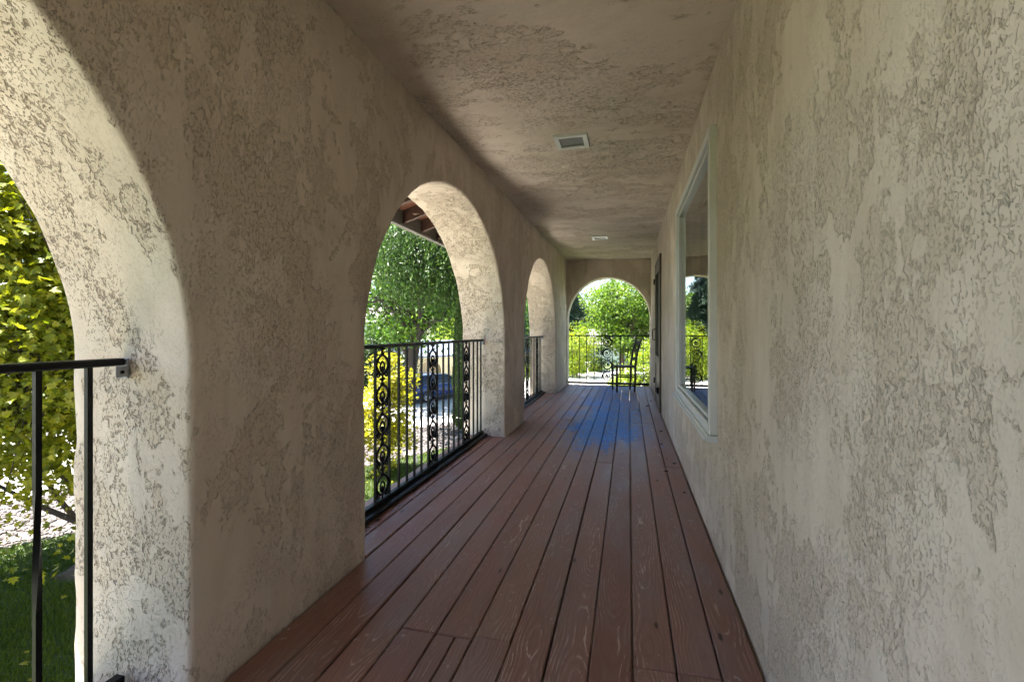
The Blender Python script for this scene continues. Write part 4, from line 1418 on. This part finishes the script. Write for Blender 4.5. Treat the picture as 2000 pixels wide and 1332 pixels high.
M['cream'] = simple('cream stucco', (0.52, 0.46, 0.30), 0.85, 0.06, 2)
M['white_wall'] = simple('white siding', (0.68, 0.68, 0.67), 0.7, 0.05, 2)
M['roof_blue'] = simple('blue grey roof', (0.15, 0.18, 0.25), 0.45, 0.45, 7)
M['roof_grey'] = simple('grey shingle roof', (0.16, 0.15, 0.15), 0.8, 0.25, 6)
M['garage'] = simple('tan garage door', (0.30, 0.24, 0.15), 0.6, 0.1, 5)
M['trimc'] = simple('pale arch trim', (0.66, 0.58, 0.38), 0.7, 0.05, 5)
M['pane_far'] = simple('dark window pane', (0.03, 0.04, 0.05), 0.08, 0.1, 3)
block_house('neighbour_house', 'cream stucco house with arched garage openings behind the blue car', 19.2, 33, 29.4, 37, -0.80, 0.15, M['cream'], M['roof_blue'],
            arches=((20.0, 22.2, -2.0, -1.15), (23.2, 25.6, -2.0, -1.15)), wins=((28, 30, -2.1, -1.2),))
block_house('white_house', 'white two-storey house behind the tree left in the middle arch', -8, 5, 0, 8, 2.4, 4.4, M['white_wall'], M['roof_grey'], wins=((-5.5, -4, -0.2, 1.4), (1.5, 3.2, -0.2, 1.4), (-1.6, 0, -0.2, 1.4)), ang=R(30), org=(-36.0, 55))
block_house('white_bungalow', 'low white house glimpsed behind the railing spirals in the end arch', -6, 8, 0, 8, -0.5, 1.2, M['white_wall'], M['roof_grey'], wins=((-0.6, 0.4, -2.0, -0.9), (2.2, 3.4, -2.0, -0.9), (-4.2, -3.0, -2.0, -0.9)), ang=R(8), org=(0.0, 60))

# ------------------------------------------------------------------ parked car
M['car_blue'] = simple('dark blue car paint', (0.010, 0.030, 0.14), 0.16, 0.05, 2)
M['car_glass'] = simple('tinted car glass', (0.012, 0.016, 0.022), 0.05, 0.05, 2)
M['tyre'] = simple('tyre rubber', (0.018, 0.018, 0.018), 0.8)
M['rim'] = simple('alloy rim', (0.45, 0.46, 0.48), 0.3, 0.05, 5, metallic=0.9)
M['tail'] = simple('red tail lamp', (0.45, 0.02, 0.02), 0.2, 0.1, 9)
M['trim'] = simple('black car trim', (0.02, 0.02, 0.02), 0.5)
M['plate'] = simple('pale licence plate', (0.6, 0.6, 0.58), 0.5)
M['chrome'] = simple('chrome strip', (0.7, 0.7, 0.72), 0.15, 0.03, 5, metallic=1.0)
car = empty('parked_car', (-11.35, 26.0, GZ), 'dark blue estate car parked across the street below the middle arch', 'car')
KM = Matrix.Translation((-11.35, 26.0, GZ)) @ Matrix.Rotation(R(-26), 4, 'Z')


def kp(x, y, z): return np.array(KM @ Vector((x, y, z)))


def sect(y, w, z0, z1, sh=0.06):
    pts = [(-w * 0.90, z0), (w * 0.90, z0), (w * 0.985, z0 + 0.12), (w, (z0 + z1) / 2), (w * 0.975, z1 - sh), (w * 0.92, z1), (-w * 0.92, z1), (-w * 0.975, z1 - sh), (-w, (z0 + z1) / 2), (-w * 0.985, z0 + 0.12)]
    return [kp(x, y, z) for x, z in pts]


mb = MB()
mb.loft([sect(*s) for s in ((-2.32, .72, .42, .86), (-2.27, .83, .32, .96), (-2.0, .89, .26, 1.02), (-1.2, .92, .22, 1.02), (0, .925, .2, 1.00), (1.1, .92, .22, .98), (1.75, .89, .25, .90), (2.12, .80, .30, .76), (2.28, .66, .38, .66))])
body = mb.part('body', M['car_blue'], car, smooth=True)
mb = MB()


def gsec(y, wb, zb_, wt, zt):
    return [kp(x, y, z) for x, z in ((-wb, zb_), (wb, zb_), ((wb + wt) / 2 + 0.02, (zb_ + zt) / 2), (wt, zt), (-wt, zt), (-(wb + wt) / 2 - 0.02, (zb_ + zt) / 2))]


mb.loft([gsec(*s) for s in ((-2.22, .76, .99, .72, 1.04), (-1.86, .82, .99, .64, 1.44), (-1.4, .84, .99, .66, 1.49), (-0.4, .845, .98, .665, 1.52), (0.35, .84, .97, .64, 1.47), (1.22, .80, .96, .74, .985))])
mb.part('cabin_glass', M['car_glass'], car, smooth=False)
mb = MB()
rs = []
for y, w, z in ((-1.95, .60, 1.42), (-1.83, .655, 1.462), (-1.4, .68, 1.507), (-0.4, .685, 1.537), (0.35, .66, 1.487), (0.42, .62, 1.455)):
    rs.append([kp(-w, y, z - 0.045), kp(w, y, z - 0.045), kp(w * 0.97, y, z), kp(w * 0.5, y, z + 0.018), kp(-w * 0.5, y, z + 0.018), kp(-w * 0.97, y, z)])
mb.loft(rs)
mb.part('roof', M['car_blue'], car, smooth=True)
for s in (-1, 1):
    for (ya, za, yb_, zb_, r_) in ((-1.72, .99, -1.60, 1.47, .05), (-0.55, .98, -0.5, 1.5, .03), (0.45, .97, 0.35, 1.45, .03), (1.16, .98, 0.38, 1.46, .035)):
        MB().tube([kp(s * .845, ya, za), kp(s * .67, yb_, zb_)], r_, 6).part('pillar', M['car_blue'], car)
    MB().tube([kp(s * .69, -1.7, 1.535), kp(s * .70, -0.4, 1.565), kp(s * .68, 0.25, 1.525)], 0.018, 6).part('roof_rail', M['chrome'], car)
    MB().tube([kp(s * .86, -1.7, 1.0), kp(s * .87, 0, 1.0), kp(s * .83, 1.1, .98)], 0.012, 5).part('belt_trim', M['chrome'], car)
    MB().box((s * .93 - 0.012, -1.0, .26), (s * .93 + 0.012, 1.0, .36), 0.01, KM).part('sill_trim', M['trim'], car)
    x0_, x1_ = sorted((s * .60, s * .86))
    MB().box((x0_, -2.33, .80), (x1_, -2.16, .99), 0.03, KM).part('tail_lamp', M['tail'], car)
    MB().box((x0_ - 0.02 * s, 2.05, .60), (x1_ - 0.10 * s, 2.24, .72), 0.03, KM).part('headlight', M['plate'], car)
    mx0, mx1 = sorted((s * .86, s * 1.02))
    MB().box((mx0, 0.72, .98), (mx1, 0.86, 1.12), 0.03, KM).part('mirror', M['car_blue'], car)
    for y in (-1.42, 1.42):
        wh = empty('wheel', kp(s * .84, y, .33), None, None, parent=car)
        a_ = np.linspace(0, 2 * math.pi, 20, endpoint=False)
        rings = [[kp(s * (.72 + dx), y + r_ * math.cos(q), .335 + r_ * math.sin(q)) for q in a_] for dx, r_ in ((0, .30), (0.02, .335), (.20, .335), (.215, .31), (.215, .23), (.15, .225))]
        MB().loft(rings).part('tyre', M['tyre'], wh, smooth=True)
        rm = MB()
        rm.loft([[kp(s * (.72 + dx), y + r_ * math.cos(q), .335 + r_ * math.sin(q)) for q in a_] for dx, r_ in ((.15, .224), (.195, .215), (.19, .20), (.165, .19))])
        for q in np.linspace(0, 2 * math.pi, 5, endpoint=False):
            rm.tube([kp(s * .90, y, .335), kp(s * .905, y + .2 * math.cos(q), .335 + .2 * math.sin(q))], 0.025, 5)
        rm.part('rim', M['rim'], wh)
MB().box((-0.26, -2.335, .74), (0.26, -2.30, .87), 0.004, KM).part('licence_plate', M['plate'], car)
MB().box((-0.80, -2.345, .36), (0.80, -2.16, .52), 0.04, KM).part('rear_bumper', M['trim'], car)
MB().box((-0.6, -2.05, 1.455), (0.6, -1.85, 1.485), 0.01, KM).part('spoiler', M['car_blue'], car)

# ------------------------------------------------------------------ mailbox, lawn marker
M['mail'] = simple('white mailbox paint', (0.72, 0.72, 0.70), 0.5, 0.06, 8)
mx, my = -3.75, 44.1
mbx = empty('mailbox', (mx, my, GZ), 'white mailbox on a braced post at the far kerb, seen in the end arch', 'mailbox')
MB().box((mx - 0.06, my - 0.06, GZ), (mx + 0.06, my + 0.06, GZ + 1.0), 0.008).part('post', M['mail'], mbx)
MB().box((mx - 0.30, my - 0.05, GZ + 0.88), (mx + 0.22, my + 0.05, GZ + 0.96), 0.008).part('arm', M['mail'], mbx)
MB().tube([(mx + 0.04, my, GZ + 0.5), (mx + 0.20, my, GZ + 0.88)], 0.035, 4).part('brace', M['mail'], mbx)
pr = [(-0.10, 0.0), (0.10, 0.0), (0.10, 0.12)] + [(0.10 * math.cos(a), 0.12 + 0.10 * math.sin(a)) for a in np.linspace(0.3, math.pi - 0.3, 7)] + [(-0.10, 0.12)]
MB().loft([[(x, my + p, GZ + 0.962 + z) for p, z in pr] for x in (mx - 0.30, mx + 0.20)]).part('box', M['mail'], mbx)
lx, ly = -6.2, 12.8
lm = empty('lawn_marker', (lx, ly, GZ), 'small white slanted marker stake standing in the lawn by the gravel', 'marker')
MB().tube([(lx, ly, GZ - 0.03), (lx - 0.02, ly, GZ + 0.16)], 0.010, 6).part('stake', M['fascia'], lm)
MB().box((-0.045, -0.008, 0.0), (0.045, 0.008, 0.26), 0.004, Matrix.Translation((lx - 0.01, ly, GZ + 0.12)) @ Matrix.Rotation(R(-22), 4, 'Y') @ Matrix.Rotation(R(20), 4, 'Z')).part('blade', M['mail'], lm)

# ------------------------------------------------------------------ a few dead leaves on the deck
M['dead'] = simple('dry leaf', (0.05, 0.028, 0.016), 0.8, 0.3, 60)
LV = [(0.28, 3.72), (0.36, 3.95), (0.30, 4.6), (0.34, 5.2), (0.14, 6.4), (0.26, 6.9), (0.33, 7.4), (0.36, 3.25), (-1.40, 2.25), (-1.38, 2.35), (0.12, 6.5)]
WH = ['nearest the sill under the window', 'beside the wall below the window middle', 'third along the right wall', 'below the far window edge', 'on the boards past the blue patch', 'short of the dark door', 'in front of the dark door',
      'tucked against the wall below the window', 'in the middle arch by the railing sill', 'by the railing sill, farther of two', 'past the blue patch, farther of two']
for i, (x, y) in enumerate(LV):
    rng = np.random.default_rng(900 + i)
    a = rng.uniform(0, 6.28); L = rng.uniform(0.018, 0.034)
    c, s = math.cos(a), math.sin(a)
    loc = [(-1, 0, 0.004), (-0.2, 0.5, 0.011), (1, 0, 0.006), (-0.1, -0.5, 0.012), (0, 0, 0.003)]
    V = [(x + L * (p * c - q * s), y + L * (p * s + q * c), 0.001 + z) for p, q, z in loc]
    V += [(p, q, z + 0.0012) for p, q, z in V]
    o = MB().add(V, [np.array([[0, 4, 1], [1, 4, 2], [2, 4, 3], [3, 4, 0], [5, 6, 9], [6, 7, 9], [7, 8, 9], [8, 5, 9]]), np.array([[0, 1, 6, 5], [1, 2, 7, 6], [2, 3, 8, 7], [3, 0, 5, 8]])]).part('dead_leaf', M['dead'])
    tag(o, 'small dark dead leaf on the deck ' + WH[i], 'leaf', 'dead leaves on the deck')

rng = np.random.default_rng(77)
q = np.stack([rng.uniform(-13, -5.6, 260), rng.uniform(2.5, 16, 260)], -1)
q = q[(q @ NRM < 12.7)]
P = np.stack([q[:, 0], q[:, 1], np.full(len(q), GZ + 0.045)], -1)
v1, f1 = leaf_quads(P, 0.085, up=3.0, shape='maple')
o = link('fallen_leaves', np_mesh('fallen_leaves', v1, [f1]), M['gold'])
tag(o, 'fallen yellow leaves scattered over the lawn', 'leaves', kind='stuff')
